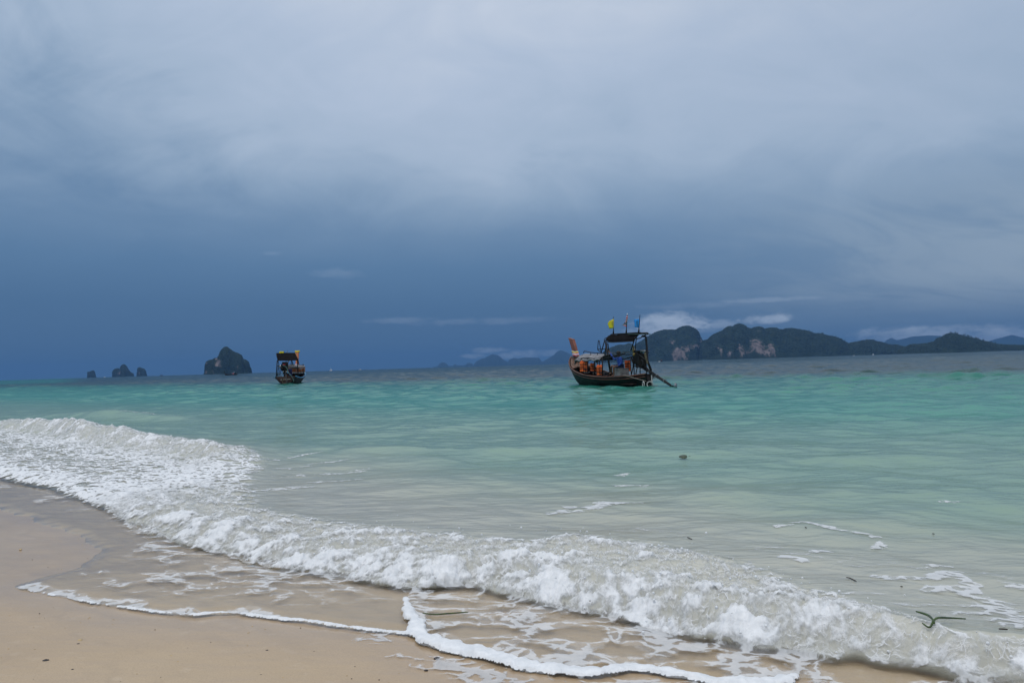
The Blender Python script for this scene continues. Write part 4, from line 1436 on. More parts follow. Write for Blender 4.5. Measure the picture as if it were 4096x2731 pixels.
# near side railing that the life jackets hang on
for a, y0, y1 in ((485, 830, 1012), (592, 828, 1052), (697, 842, 1082), (822, 815, 1105)):
    bt.tube('railing_post', [Z(a + 3, y0, .69), Z(a, y1, .72)], 0.032, M_BLACK)
bt.tube('railing', [Z(483, 832, .69), Z(592, 826, .69), Z(700, 842, .69), Z(822, 870, .69)], 0.024, M_BLACK)
bt.tube('railing', [Z(480, 992, .71), Z(590, 1022, .71), Z(695, 1046, .71), Z(820, 1072, .71)], 0.022, M_BLACK)
bt.tube('railing', [Z(822, 870, .69), Z(824, 820, .69), Z(838, 802, .69), Z(930, 786, .69)], 0.028, M_BLACK)
for sgn in (-1,):
    for x_ in (6.4, 5.3, 4.2, 3.0, 2.0):
        bt.tube('railing_post', [(x_, sgn * (bt.fb(x_) - 0.08), bt.fs(x_) - 0.1), (x_, sgn * 0.70, 1.34)], 0.024, M_BLACK)
# canopy over the stern
near = [Z(868, 560, .5), Z(980, 576, .5), Z(1150, 568, .5), Z(1312, 560, .5)]
far_ = [Z(985, 492, -.22), Z(1120, 470, -.22), Z(1330, 450, -.22), Z(1525, 440, -.22)]
rows = []
for j in range(9):
    q = j / 8
    row = []
    for i in range(13):
        p = i / 12 * 3
        k = min(int(p), 2)
        c = near[k].lerp(near[k + 1], p - k).lerp(far_[k].lerp(far_[k + 1], p - k), q)
        c.z += 0.16 * math.sin(math.pi * q) + 0.01 * math.sin(i * 1.9 + j)
        row.append(c)
    rows.append(row)
MB().grid(rows).build('canopy', M_CANV, R0, smooth=True, solid=0.03)
bt.tube('canopy_frame', [Z(866, 562, .5), Z(850, 548, .48), Z(865, 520, .35), Z(950, 495, .2), Z(1040, 478, 0)], 0.024, M_BLACK)
bt.tube('canopy_frame', [Z(866, 578, .5), Z(980, 582, .5), Z(1150, 574, .5), Z(1312, 566, .5), Z(1342, 490, .3)], 0.026, M_BLACK)
bt.tube('roof_rack', [Z(946, 505, .2), Z(948, 470, .2), Z(966, 457, .2), Z(1200, 443, .2), Z(1405, 430, .2), Z(1430, 437, .2)], 0.026, M_BLACK)
bt.tube('roof_rack', [Z(1035, 490, .1), Z(1060, 462, .1), Z(1300, 446, .1), Z(1515, 435, .1), Z(1538, 440, .1), Z(1528, 458, .1), Z(1490, 466, .1)], 0.03, M_BLACK)
c0, c1 = Z(1290, 462, .1), Z(1505, 450, .1)
MB().box((c0 + c1) / 2, ((c0 - c1).length, 0.5, 0.035), rot=Matrix.Rotation(-0.05, 3, 'Y')).build('roof_panel', M_OLIVE, R0)
for a, b_, r_, y_ in (((872, 575), (955, 1105), .05, .62), ((905, 600), (925, 720), .03, .5), ((880, 600), (860, 800), .028, .55), ((855, 562), (802, 748), .026, .45), ((1338, 500), (1268, 712), .028, .40),
                      ((1255, 805), (1312, 925), .028, .45), ((1352, 530), (1338, 702), .024, .25)):
    bt.tube('canopy_post', [Z(*a, y_), Z(*b_, y_)], r_, M_BLACK)
bt.tube('canopy_post', [Z(1448, 488, .05), Z(1488, 488, .05), Z(1502, 500, .05), Z(1507, 530, .05), Z(1530, 870, .05), Z(1585, 1022, .05)], 0.052, M_BLACK)
bt.tube('canopy_bracket', [Z(1355, 500, .3), Z(1360, 530, .3), Z(1422, 516, .3), Z(1436, 496, .3)], 0.024, M_BLACK)
# flags
for a, b_, top in (((993, 452), (996, 180), 0), ((1195, 440), (1213, 150), 1), ((1390, 432), (1410, 153), 0)):
    lo, hi = Z(*a, .2), Z(*b_, .2)
    bt.tube('flag_pole', [lo, lo.lerp(hi, .35), hi], [0.028, 0.02, 0.014], M_BLACK)
    bt.tube('pole_socket', [lo, lo.lerp(hi, .16)], 0.04, M_BLACK)
tip = Z(1212, 152, .2)
MB().tube([tip, tip + Vector((0, 0, 0.07))], [0.028, 0.012], 6).build('pole_tip', M_WCL, R0)
fl = sheet([Z(1000, 218, .2), Z(1001, 290, .2), Z(998, 362, .2)], [Z(935, 246, .28), Z(912, 290, .30), Z(930, 372, .26)], 8, 7, .02, 1).build('flag', M_YEL, R0, smooth=True, solid=0.004)
fl['label'] = 'yellow flag'
MB().tube([Z(978, 255, .27), Z(973, 285, .275), Z(976, 305, .275), Z(971, 330, .275)], [.012, .02, .014, .006], 5).build('emblem', M_HOSE, fl, smooth=True)
fl = sheet([Z(1403, 216, .2), Z(1400, 285, .2), Z(1394, 355, .2)], [Z(1326, 225, .28), Z(1329, 290, .28), Z(1318, 345, .3)], 8, 7, .02, 2).build('flag', M_SKYB, R0, smooth=True, solid=0.004)
fl['label'] = 'light blue flag'
e0 = Z(1364, 275, .29)
e1_ = Vector((0, 0, 1))
mb = MB().tube([Z(1364, 246, .29), Z(1364, 262, .29), Z(1364, 275, .29)], [.004, .016, .032], 4)
mb.tube([Z(1364, 278, .29), Z(1363, 300, .29), Z(1369, 318, .29), Z(1368, 335, .29)], [.020, .014, .018, .004], 4)
mb.build('emblem', M_DKGRN, fl)
# striped flag wound round its pole with one free corner
pl = [Z(1210, 172, .2), Z(1207, 205, .2), Z(1202, 235, .2), Z(1196, 258, .2)]
fl = MB().tube(pl + [Z(1196, 275, .2)], [.035, .045, .04, .05, .03], 7).build('flag', M_RED, R0, smooth=True)
fl['label'] = 'red, white and navy striped flag wound round its pole'
for q in range(4):
    c = pl[q] + Vector((0, 0, -.05))
    MB().ring(c, 0.045, 0.014, 'z', 12, 5).build('stripe', M_WCL, fl, smooth=True)
for (a1_, a2_, b1_, b2_, mt_) in (((1204, 245), (1204, 278), (1165, 282), (1150, 296), M_RED), ((1204, 278), (1203, 290), (1150, 296), (1140, 303), M_WCL), ((1203, 290), (1202, 312), (1140, 303), (1130, 309), M_NAVY), ((1202, 312), (1202, 320), (1130, 309), (1140, 316), M_WCL), ((1202, 320), (1200, 344), (1140, 316), (1172, 326), M_RED)):
    sheet([Z(*a1_, .2), Z(*a2_, .2)], [Z(*b1_, .26), Z(*b2_, .26)], 3, 5, .015, 3).build('stripe', mt_, fl, smooth=True, solid=0.004)
# bench planks and grey boards inside
for k, (x_, z_) in enumerate(((5.6, .50), (4.6, .44), (3.6, .40))):
    for j in range(3):
        MB().box((x_ + 0.14 * j, 0, z_), (0.125, 1.3 - 0.05 * k, 0.03)).build('bench_plank', M_GREYW, R0)
for sgn in (1, -1):
    MB().box((4.2, sgn * 0.48, 0.34), (3.6, 0.20, 0.03)).build('bench_plank', M_GREYW, R0)
MB().box((4.9, -0.35, 0.62), (1.0, 0.5, 0.04), rot=Matrix.Rotation(0.1, 3, 'Y')).build('hatch_board', M_GREYW, R0)
MB().box((1.5, 0.0, 0.40), (2.2, 1.15, 0.04)).build('stern_deck', M_INNER, R0)
# engine on its swivel, with the long propeller shaft
ec = Z(1400, 850, .05)
eng = MB().box(ec + Vector((0, 0, .02)), (0.62, 0.40, 0.50)).box(ec + Vector((.08, 0, .34)), (0.40, 0.30, 0.18)).box(ec + Vector((-.15, .02, -.30)), (0.5, 0.30, 0.2)).build('engine', M_ENG, R0, bevel=0.02)
MB().tube([Z(1432, 905, .26), Z(1432, 905, .34)], 0.18, 20).build('flywheel', M_ENG, eng)
MB().ring(Z(1432, 905, .35), .15, .018, 'y', 22, 6).build('flywheel_rim', M_DSTEEL, eng, smooth=True)
MB().ball(Z(1322, 772, .22), .085, n=12, m=8).build('pump', M_OCHRE, eng, smooth=True)
MB().tube([Z(1316, 745, .12), Z(1312, 700, .12), Z(1308, 640, .12)], [.055, .04, .036], 9).build('exhaust_stack', M_OCHRE, eng, smooth=True)
MB().ball(Z(1312, 722, .14), .075, 1.2, 1, .6).build('air_filter', M_OCHRE, eng, smooth=True)
mb = MB()
for a in (1425, 1452, 1478):
    mb.tube([Z(a, 745, .1), Z(a - 2, 706, .1)], .035, 8)
mb.tube([Z(1415, 716, .1), Z(1500, 720, .1)], .03, 8)
mb.build('manifold', M_STEEL, eng, smooth=True)
MB().box(Z(1390, 726, .1), (.35, .22, .05)).build('cylinder_head', M_RED if False else M_ENG, eng, bevel=.01)
MB().tube([Z(1338, 735, .2), Z(1420, 795, .22), Z(1500, 860, .22)], .024, 7).build('tiller', M_DSTEEL, eng, smooth=True)
for a, b_, c_ in (((1490, 740), (1500, 800), (1570, 1010)), ((1478, 750), (1512, 880), (1580, 1020)), ((1500, 745), (1520, 860), (1560, 1000))):
    MB().tube(smooth_line([Z(*a, .1), Z(*b_, .1), Z(*c_, .06)], 5), .024, 6).build('hose', M_HOSE, eng, smooth=True)
for a, b_ in (((1275, 820), (1312, 925)), ((1320, 880), (1280, 1080)), ((1370, 960), (1345, 1085)), ((1500, 960), (1590, 1070)), ((1300, 940), (1480, 1000))):
    MB().tube([Z(*a, .25), Z(*b_, .25)], .026, 6).build('mount_strut', M_BLACK, eng)
sh0, sh1 = Z(1440, 970, 0.05), Z(1895, 1262, 0.0)
shaft = MB().tube([sh0, sh0.lerp(sh1, .5), sh1], [.065, .055, .045], 10).build('tail_shaft', M_DSTEEL, R0, smooth=True)
MB().tube([sh0 + Vector((0, 0, .09)), sh0.lerp(sh1, .45) + Vector((0, 0, .075)), sh1 + Vector((0, 0, .04))], .03, 7).build('water_pipe', M_DSTEEL, R0, smooth=True)
for q in (.3, .55, .8):
    MB().ring(sh0.lerp(sh1, q) + Vector((0, 0, .03)), .085, .012, 'x', 14, 5).build('clamp', M_STEEL, shaft, smooth=True)
sk = [Z(1878, 1252, .02), Z(1925, 1256, .02), Z(1960, 1275, .02), Z(1988, 1310, .02), Z(1888, 1308, .02)]
MB().add([p + Vector((0, d, 0)) for d in (-.012, .012) for p in sk], [(0, 1, 2, 3, 4), (9, 8, 7, 6, 5)] + [(i, 5 + i, 5 + (i + 1) % 5, (i + 1) % 5) for i in range(5)]).build('propeller_guard', M_DSTEEL, R0)
hub = Z(1985, 1312, 0)
pr = MB().tube([hub + Vector((.12, 0, .03)), hub + Vector((-.10, 0, 0))], [.05, .03], 10)
for k in range(3):
    a = k * 2.094 + 0.35
    d = Vector((0, math.sin(a), math.cos(a)))
    e_ = Vector((0, math.cos(a), -math.sin(a)))
    c = hub + d * .02
    vs = []
    for q, wd in ((0, .03), (.35, .09), (.7, .10), (.95, .06), (1.0, .01)):
        for sg in (-1, 1):
            vs.append(c + d * .26 * q + e_ * wd * sg + Vector((-.06 * sg * (1 - .4 * q) - .04, 0, 0)))
    pr.add(vs, [(2 * i, 2 * i + 1, 2 * i + 3, 2 * i + 2) for i in range(4)])
pr.build('propeller', M_STEEL, R0, smooth=True, solid=0.008)
# stern ironwork and rope
bt.tube('rudder_post', [Z(1592, 1095, 0), Z(1600, 1200, 0), Z(1608, 1268, 0)], .03, M_WHITE)
bt.tube('stern_step', [Z(1500, 1150, .1), Z(1560, 1215, .02), Z(1610, 1265, 0)], .025, M_BLACK)
bt.tube('stern_step', [Z(1590, 1262, 0.02), Z(1690, 1268, -.02)], .022, M_GREYW)
base = Z(1465, 1275, .25)
for cxy, yl, lab, ang in (((1465, 1242), .27, 'white hose loop hanging on the hull side at the stern, the left of two', 0.2), ((1568, 1244), .05, 'white hose loop at the stern of the large boat, under the shaft, right of two', 0.5)):
    c = Z(*cxy, yl)
    L_ = bt.thing('hose_loop', c - Vector((0, 0, .14)), lab, 'hose loop', 'hose loops at the stern')
    mb = MB().ring((0, 0, .14), .135, .026, 'y' if ang < .3 else 'x', 22, 8)
    mb.v = [tuple(Matrix.Rotation(-ang * 1.2, 3, 'Z') @ Vector(p)) for p in mb.v]
    mb.build('loop', M_WHITE, L_, smooth=True)
base = Z(1355, 1150, .6)
RP = bt.thing('mooring_rope', base, 'thin pale rope slanting along the dark hull to the stern', 'rope')
MB().tube(off(smooth_line([Z(1140, 1100, .72), Z(1205, 1106, .70), Z(1350, 1150, .55), Z(1512, 1192, .3)], 5), base), .008, 6).build('strand', M_ROPE, RP, smooth=True)


def coil(name, base, label, loops, R, rr_, seed, mat=None):
    rnd = random.Random(seed)
    e = bt.thing(name, base, label, 'rope', 'ropes on the large boat')
    pts = []
    for i in range(loops * 9):
        a = i * 0.7
        q = R * (0.6 + 0.4 * math.sin(i * 0.37 + seed)) * rnd.uniform(.8, 1.1)
        pts.append((math.cos(a) * q * 1.25, math.sin(a) * q, 0.03 + 0.05 * abs(math.sin(i * .9)) + 0.004 * i * rr_ / .02 * .2))
    MB().tube(smooth_line(pts, 3), rr_, 6).build('coil', mat or M_ROPE, e, smooth=True)
    return e


coil('rope', (6.25, 0.15, .62), 'pale rope heaped in the bow behind the coaming', 3, .2, .014, 1)
coil('rope', (5.0, 0.1, .56), 'pale rope lying across the benches amidships', 4, .32, .020, 2)
coil('rope', (1.85, -0.25, 1.735), 'white rope knotted on the flat roof behind the helmsman', 3, .12, .028, 3, M_WHITE)
RP = bt.thing('rope', Z(470, 850, .6), 'pale rope hanging from the tarpaulin front to the coaming', 'rope', 'ropes on the large boat')
base = Z(470, 850, .6)
MB().tube(off(smooth_line([Z(445, 848, .5), Z(500, 838, .62), Z(550, 860, .64), Z(552, 905, .64)], 5), base), .016, 6).tube(off(smooth_line([Z(470, 845, .55), Z(462, 890, .5), Z(430, 960, .4), Z(380, 985, .3)], 5), base), .016, 6).build('strand', M_ROPE, RP, smooth=True)
# anchor in the bow
AN = bt.thing('anchor', (6.3, .35, .72), 'small black anchor lying in the bow by the coaming', 'anchor')
MB().tube([(0, 0, 0), (.05, .05, .42)], .02, 6).tube([(-.12, .02, .16), (-.06, 0, .02), (0, 0, 0), (.06, -.02, .03), (.13, -.03, .18)], .02, 6).ring((.055, .055, .46), .05, .012, 'x', 12, 5).build('shank', M_BLACK, AN, smooth=True)


def life_jacket(c, rot, label, w_=.30, h_=.50, seed=0):
    base = Vector(c) - Vector((0, 0, h_ / 2))
    e = bt.thing('life_jacket', base, label, 'life jacket', 'orange life jackets on the large boat')
    e.rotation_euler = (0, 0, math.pi / 2 + bt.hd + rot)
    rnd = random.Random(seed)
    for sgn in (-1, 1):                       # two front panels
        for k in range(3):                    # foam blocks
            zc = h_ * (.17 + .33 * k)
            MB().box((sgn * w_ * .26, .055 + rnd.uniform(-.01, .01), zc), (w_ * .46, .085, h_ * .315), rot=Matrix.Rotation(rnd.uniform(-.08, .08), 3, 'Y')).build('foam_panel', M_ORANGE, e, bevel=.022)
    MB().box((0, -.05, h_ * .5), (w_ * .95, .08, h_ * .96)).build('back_panel', M_ORANGE, e, bevel=.03)
    MB().tube([(-w_ * .45, 0, h_), (-w_ * .25, .02, h_ * 1.07), (0, .02, h_ * .98), (w_ * .25, .02, h_ * 1.07), (w_ * .45, 0, h_)], .035, 7).build('collar', M_ORANGE, e, smooth=True)
    for k in (.30, .52, .76):
        MB().box((0, .102, h_ * k), (w_ * .98, .012, .026)).build('strap', M_STRAP, e)
        MB().box((0, .110, h_ * k), (.05, .016, .04)).build('buckle', M_STRAP, e)
    MB().box((-w_ * .2, .100, h_ * .5), (.018, .014, h_ * .9)).build('strap', M_STRAP, e)


FACE = -0.75                                   # turned from the boat's side towards the stern quarter
life_jacket(Z(531, 968, .70), math.pi - 2.2, 'orange life jacket hanging on the railing nearest the prow, the largest of the row', .42, .52, 1)
life_jacket(Z(672, 980, .50), math.pi - 2.0, 'small orange life jacket hanging between the railing posts, second from the prow', .28, .38, 2)
life_jacket(Z(782, 1025, .68), math.pi - 2.3, 'orange life jacket drooping over the gunwale, third from the prow', .32, .48, 3)
life_jacket(Z(1217, 960, -.1), math.pi - 2.2, 'orange life jacket hanging behind the seated man, beside the engine', .28, .50, 4)

# box he sits on
bx = Vector((2.02, .40, .42))
BX = bt.thing('wooden_box', bx, 'grey weathered wooden box that the boatman sits on', 'box')
for k in range(4):
    MB().box((0, .25, .055 + .112 * k), (.62, .02, .106)).build('board', M_GREYW, BX)
    MB().box((-.32, 0, .055 + .112 * k), (.02, .48, .106)).build('board', M_GREYW, BX)
    MB().box((.32, 0, .055 + .112 * k), (.02, .48, .106)).build('board', M_GREYW, BX)
    MB().box((0, -.25, .055 + .112 * k), (.62, .02, .106)).build('board', M_GREYW, BX)
MB().box((0, 0, .46), (.68, .54, .025)).build('lid', M_GREYW, BX, bevel=.006)

# ---- boatman
M_SKIN = material('tanned_skin', (0.13, 0.06, 0.035), 0.5, noise=0.1)
M_HAIR = material('black_hair', (0.008, 0.007, 0.007), 0.6, noise=0.2, bump=.5, bscale=60)
M_SHIRT = material('royal_blue_shirt', (0.012, 0.06, 0.30), 0.75, noise=0.15, scale=12, bump=.3, bscale=10)
M_SHORTS = material('dark_blue_shorts', (0.010, 0.018, 0.06), 0.8, noise=0.15, scale=12)


def skin(name, verts, edges, radii, mat, parent, root=0, sub=2):
    me = bpy.data.meshes.new(name)
    me.from_pydata([tuple(v) for v in verts], edges, [])
    o = bpy.data.objects.new(name, me)
    COL.objects.link(o)
    o.parent = parent
    md = o.modifiers.new('skin', 'SKIN')
    md.use_smooth_shade = True
    me.skin_vertices.new() if not me.skin_vertices else None
    for i, r_ in enumerate(radii):
        r_ = r_ if isinstance(r_, tuple) else (r_, r_)
        me.skin_vertices[0].data[i].radius = r_
        me.skin_vertices[0].data[i].use_root = (i == root)
    sd = o.modifiers.new('sub', 'SUBSURF')
    sd.levels = sd.render_levels = sub
    me.materials.append(mat)
    return o


pbase = Vector((2.02, .42, .89))
PE = bt.thing('person', pbase, 'man in a blue shirt and dark shorts sitting on the box, gripping the canopy post', 'person')
grip = Z(912, 716, .58) - pbase
J = dict(pel=(0, 0, .09), waist=(0, .02, .24), chest=(0, .05, .42), neck=(.01, .06, .555), headb=(.015, .085, .63), headm=(.02, .10, .72), headt=(.02, .09, .80),
         rs=(.17, .06, .50), re=(.37, .12, .44), rw=(grip.x - .05, grip.y - .03, grip.z - .05), rh=tuple(grip),
         ls=(-.17, .06, .49), le=(-.24, .10, .23), lw=(-.16, .28, .10), lh=(-.14, .36, .09),
         rhip=(.10, .05, .08), rk=(.24, .40, .13), ra=(.40, .30, -.22), rt=(.46, .42, -.27),
         lhip=(-.10, .05, .08), lk=(-.10, .46, .09), la=(-.09, .44, -.33), lt=(-.08, .60, -.385))
names = list(J)
ix = {n_: i for i, n_ in enumerate(names)}
E_ = [('pel', 'waist'), ('waist', 'chest'), ('chest', 'neck'), ('neck', 'headb'), ('headb', 'headm'), ('headm', 'headt'), ('chest', 'rs'), ('rs', 're'), ('re', 'rw'), ('rw', 'rh'), ('chest', 'ls'), ('ls', 'le'), ('le', 'lw'), ('lw', 'lh'),
      ('pel', 'rhip'), ('rhip', 'rk'), ('rk', 'ra'), ('ra', 'rt'), ('pel', 'lhip'), ('lhip', 'lk'), ('lk', 'la'), ('la', 'lt')]
rad_ = dict(pel=(.15, .11), waist=(.13, .09), chest=(.15, .10), neck=.052, headb=.075, headm=.095, headt=.065, rs=.06, re=.042, rw=.028, rh=.035, ls=.06, le=.042, lw=.028, lh=.035,
            rhip=.085, rk=.058, ra=.037, rt=.032, lhip=.085, lk=.058, la=.037, lt=.032)
V_ = [Vector(J[n_]) for n_ in names]
ED = [(ix[a], ix[b_]) for a, b_ in E_]
RD = [rad_[n_] for n_ in names]
for hand, wrist, aim in (('rh', 'rw', Vector((.0, .05, .09))), ('lh', 'lw', Vector((.01, .09, -.02)))):
    hv = Vector(J[hand])
    dirv = aim.normalized()
    sidev = Vector((1, 0, 0))
    for k, ln in enumerate((.07, .08, .075, .058)):
        a = hv + sidev * (-.03 + .02 * k)
        i0 = len(V_)
        V_ += [a + dirv * .02, a + dirv * (.02 + ln * .5), a + dirv * (.02 + ln * .8) + Vector((.0, .0, -.02))]
        RD += [.010, .009, .008]
        ED += [(ix[hand], i0), (i0, i0 + 1), (i0 + 1, i0 + 2)]
    i0 = len(V_)
    V_ += [hv + sidev * -.045 + dirv * .0, hv + sidev * -.06 + dirv * .045]
    RD += [.012, .009]
    ED += [(ix[hand], i0), (i0, i0 + 1)]
skin('body', V_, ED, RD, M_SKIN, PE, 0, 2)
sh = ['waist', 'chest', 'neck', 'rs', 're', 'rw', 'ls', 'le', 'lw', 'pel']
si = {n_: i for i, n_ in enumerate(sh)}
sv = [Vector(J[n_]) for n_ in sh]
sv[si['neck']] = Vector(J['chest']).lerp(Vector(J['neck']), .72)
sv[si['rw']] = Vector(J['re']).lerp(Vector(J['rw']), .82)
sv[si['lw']] = Vector(J['le']).lerp(Vector(J['lw']), .82)
srad = [(.155, .115), (.178, .125), .07, .083, .058, .043, .083, .058, .043, (.165, .125)]
skin('shirt', sv, [(si[a], si[b_]) for a, b_ in (('pel', 'waist'), ('waist', 'chest'), ('chest', 'neck'), ('chest', 'rs'), ('rs', 're'), ('re', 'rw'), ('chest', 'ls'), ('ls', 'le'), ('le', 'lw'))], srad, M_SHIRT, PE, 0, 2)
lk2, rk2 = Vector(J['lhip']).lerp(Vector(J['lk']), .78), Vector(J['rhip']).lerp(Vector(J['rk']), .78)
skin('shorts', [Vector(J['pel']), Vector(J['lhip']), lk2, Vector(J['rhip']), rk2], [(0, 1), (1, 2), (0, 3), (3, 4)], [(.165, .13), .108, .088, .108, .088], M_SHORTS, PE, 0, 2)
mb = MB().ball((.02, .085, .765), .115, 1, 1.02, .92, 14, 9, .03, 3)
mb.ball((.02, .04, .70), .085, 1.1, .9, 1.0, 12, 8, .03, 4)
mb.build('hair', M_HAIR, PE, smooth=True)
MB().tube([(.07, .175, .70), (.085, .205, .675), (.07, .19, .665)], [.012, .016, .01], 6).build('nose', M_SKIN, PE, smooth=True)
for sx in (-.08, .12):
    MB().ball((sx, .085, .69), .028, .4, .7, 1, 8, 6).build('ear', M_SKIN, PE, smooth=True)

# ---- smaller longtail boat left of centre, seen from the stern
o1 = at_depth(1142, 1530, 76)
o1.z = 0.0
b2 = Boat('longtail_boat', o1, rad(8.2), 1.15, 'brown longtail boat with blue rail and orange prow, seen from astern', 1)
b2.B = [.84, .90, .94, .96, .96, .90, .72, .40, .07]
b2.Zs = [.66, .58, .52, .52, .60, .76, .98, 1.28, 1.58]
b2.hull(M_HULL2, M_BLUE, M_DECK, M_INNER, M_GREYW)
z2 = lambda a, b_: (1080 + a * .12121, 1370 + b_ * .12121)
Q = lambda a, b_, xl: b2.by_x(*z2(a, b_), xl)
R1 = b2.root
pb, pt = Q(893, 800, 8.2), Q(900, 262, 8.7)
vs = []
for i in range(7):
    q = i / 6
    c = pb.lerp(pt, q)
    hw, th = .09 + .0 * q, (Q(945, 500, 8.4) - Q(850, 500, 8.4)).length / 2 * (.85 + .42 * q)
    for sx, sy in ((-1, -1), (1, -1), (1, 1), (-1, 1)):
        vs.append(c + Vector((hw * sx, th * sy, 0)))
fs_ = [(3, 2, 1, 0), (24, 25, 26, 27)] + [(i * 4 + k, i * 4 + (k + 1) % 4, (i + 1) * 4 + (k + 1) % 4, (i + 1) * 4 + k) for i in range(6) for k in range(4)]
prow2 = MB().add(vs, fs_).build('prow', M_PROW2, R1, bevel=.012)
wT = (Q(972, 280, 8.7) - Q(828, 280, 8.7)).length / 2
wrap(b2, pt + Vector((0, 0, -.10)), .13, wT + .01, .09, M_YEL, prow2, 0)
for zy, mt_ in ((690, M_RED), (706, M_WCL), (722, M_RED)):
    wrap(b2, Q(890, zy, 8.25), .13, (Q(945, 700, 8.25) - Q(835, 700, 8.25)).length / 2, .035, mt_, prow2, 0)
# canopy sheet, pitched up towards the bow
a = [Q(225, 470, .4), Q(262, 592, .4), Q(580, 592, .4), Q(905, 582, .4), Q(930, 560, .4)]
b_ = [Q(205, 368, 1.6), Q(240, 358, 1.6), Q(520, 348, 1.6), Q(822, 348, 1.6), Q(840, 372, 1.6)]
sheet(a, b_, 12, 8, 0.02, 1).build('canopy', M_CANV, R1, smooth=True, solid=.03)
for pts, r_ in (((Q(238, 590, .5), Q(212, 1112, .3)), .045), ((Q(262, 590, .6), Q(300, 762, 1.4)), .03), ((Q(905, 585, .6), Q(930, 1108, .6)), .045), ((Q(925, 580, .8), Q(960, 735, 1.8)), .03), ((Q(212, 380, 1.2), Q(262, 592, .4)), .03),
                ((Q(275, 760, 1.2), Q(390, 752, 1.6)), .026), ((Q(530, 600, 2.2), Q(522, 700, 2.2)), .024), ((Q(610, 600, 2), Q(575, 720, 1)), .045), ((Q(700, 595, 3), Q(697, 720, 3)), .026), ((Q(715, 595, 3), Q(745, 730, 3.4)), .024), ((Q(740, 620, 3.2), Q(768, 730, 3.6)), .024),
                ((Q(270, 760, 1.5), Q(262, 1098, 1.5)), .022), ((Q(330, 780, 2), Q(300, 1088, 2)), .02), ((Q(362, 780, 2.4), Q(332, 1082, 2.4)), .02), ((Q(300, 770, 1.6), Q(240, 1100, 1.6)), .02), ((Q(250, 770, 1.5), Q(385, 770, 2.4)), .022)):
    b2.tube('canopy_post', pts, r_, M_BLACK)
b2.tube('canopy_rail', [Q(205, 372, 1.6), Q(235, 350, 1.6), Q(520, 342, 1.6), Q(825, 344, 1.6), Q(925, 560, .5)], .028, M_BLACK)
b2.tube('roof_rail', [Q(590, 722, 3.4), Q(760, 722, 3.6), Q(1000, 745, 5), Q(1110, 745, 5.5), Q(1108, 715, 5.5), Q(1075, 715, 5.5)], .024, M_BLACK)
# engine
ec = Q(490, 840, .4)
eng2 = MB().box(ec + Vector((0, 0, .05)), (.5, .52, .62)).box(ec + Vector((0, 0, .42)), (.4, .40, .2)).box(ec + Vector((0, 0, -.34)), (.35, .3, .2)).build('engine', M_ENG, R1, bevel=.02)
MB().box(Q(490, 1030, .3), (.16, .2, .55)).build('engine_stand', M_ENG, eng2, bevel=.02)
MB().tube([Q(395, 860, .15), Q(395, 860, .05)], .13, 14).tube([Q(560, 800, .2), Q(600, 860, .2), Q(585, 930, .2)], .035, 7).build('pulley', M_ENG, eng2, smooth=True)
MB().tube([Q(420, 690, .1), Q(410, 655, .1)], .02, 6).tube([Q(520, 690, .2), Q(575, 700, .2), Q(590, 760, .2)], .045, 8).build('intake', M_ENG, eng2, smooth=True)
MB().tube([Q(405, 700, .3), Q(560, 692, .3)], .045, 8).build('air_filter', M_STEEL, eng2, smooth=True)
MB().box(Q(465, 725, .1), (.1, .2, .06)).build('cylinder_head', M_RED, eng2)
for a_ in ((435, 955), (540, 960)):
    MB().ball(Q(*a_, .15), .05).build('mount', M_WHITE, eng2, smooth=True)
MB().tube([Q(350, 740, .5), Q(340, 800, .5), Q(310, 830, .5)], .07, 8).build('muffler', M_STEEL, eng2, smooth=True)
b2.tube('tail_shaft', [Q(505, 985, .1), Q(530, 1150, -.6), Q(562, 1312, -1.4)], .045, M_DSTEEL)
MB().tube(smooth_line([Q(415, 745, .05), Q(545, 820, .05), Q(600, 970, 0), Q(700, 1100, -.1), Q(765, 1200, -.1), Q(788, 1290, -.15)], 5), .024, 7).build('hose', material('green_hose', (.10, .20, .17), .5), R1, smooth=True)
for a_, b__ in (((440, 990), (470, 1060)), ((560, 990), (590, 1060)), ((430, 1010), (520, 1090)), ((560, 1010), (500, 1090))):
    MB().tube([Q(*a_, .2), Q(*b__, .3)], .028, 6).build('mount_strut', M_BLACK, eng2)
# front roof tarp, orange bulkhead, white bench
ra, rb = [Q(600, 760, 3.6), Q(880, 750, 3.6), Q(1165, 830, 3.6)], [Q(640, 745, 6), Q(880, 742, 6), Q(1130, 750, 6)]
T1 = b2.thing('tarpaulin', (5, 0, 1.4), 'grey tarpaulin on the front roof of the brown boat', 'tarpaulin')
mb = sheet(ra, rb, 14, 8, .02, 2)
mb.v = [tuple(Vector(p) - Vector((5, 0, 1.4)) + Vector((0, 0, .05 * math.sin(i * .7)))) for i, p in enumerate(mb.v)]
mb.build('cover', M_TARP, T1, smooth=True, solid=.03)
mb = MB().tube(off([Q(590, 762, 3.55), Q(590, 830, 3.55)], (5, 0, 1.4)), .04, 6)
mb = sheet([Q(598, 765, 3.5), Q(880, 768, 3.5), Q(1165, 790, 3.5)], [Q(602, 822, 3.5), Q(880, 815, 3.5), Q(1165, 840, 3.5)], 14, 3, .02, 3)
mb.v = [tuple(Vector(p) - Vector((5, 0, 1.4))) for p in mb.v]
mb.build('front_flap', M_TARP, T1, smooth=True, solid=.02)
mb = sheet([Q(965, 800, 3.4), Q(1080, 770, 3.4), Q(1130, 800, 3.4)], [Q(990, 900, 3.4), Q(1010, 880, 3.4), Q(1060, 850, 3.4)], 6, 4, .02, 4)
mb.v = [tuple(Vector(p) - Vector((5, 0, 1.4))) for p in mb.v]
mb.build('hanging_corner', M_TARP, T1, smooth=True, solid=.02)
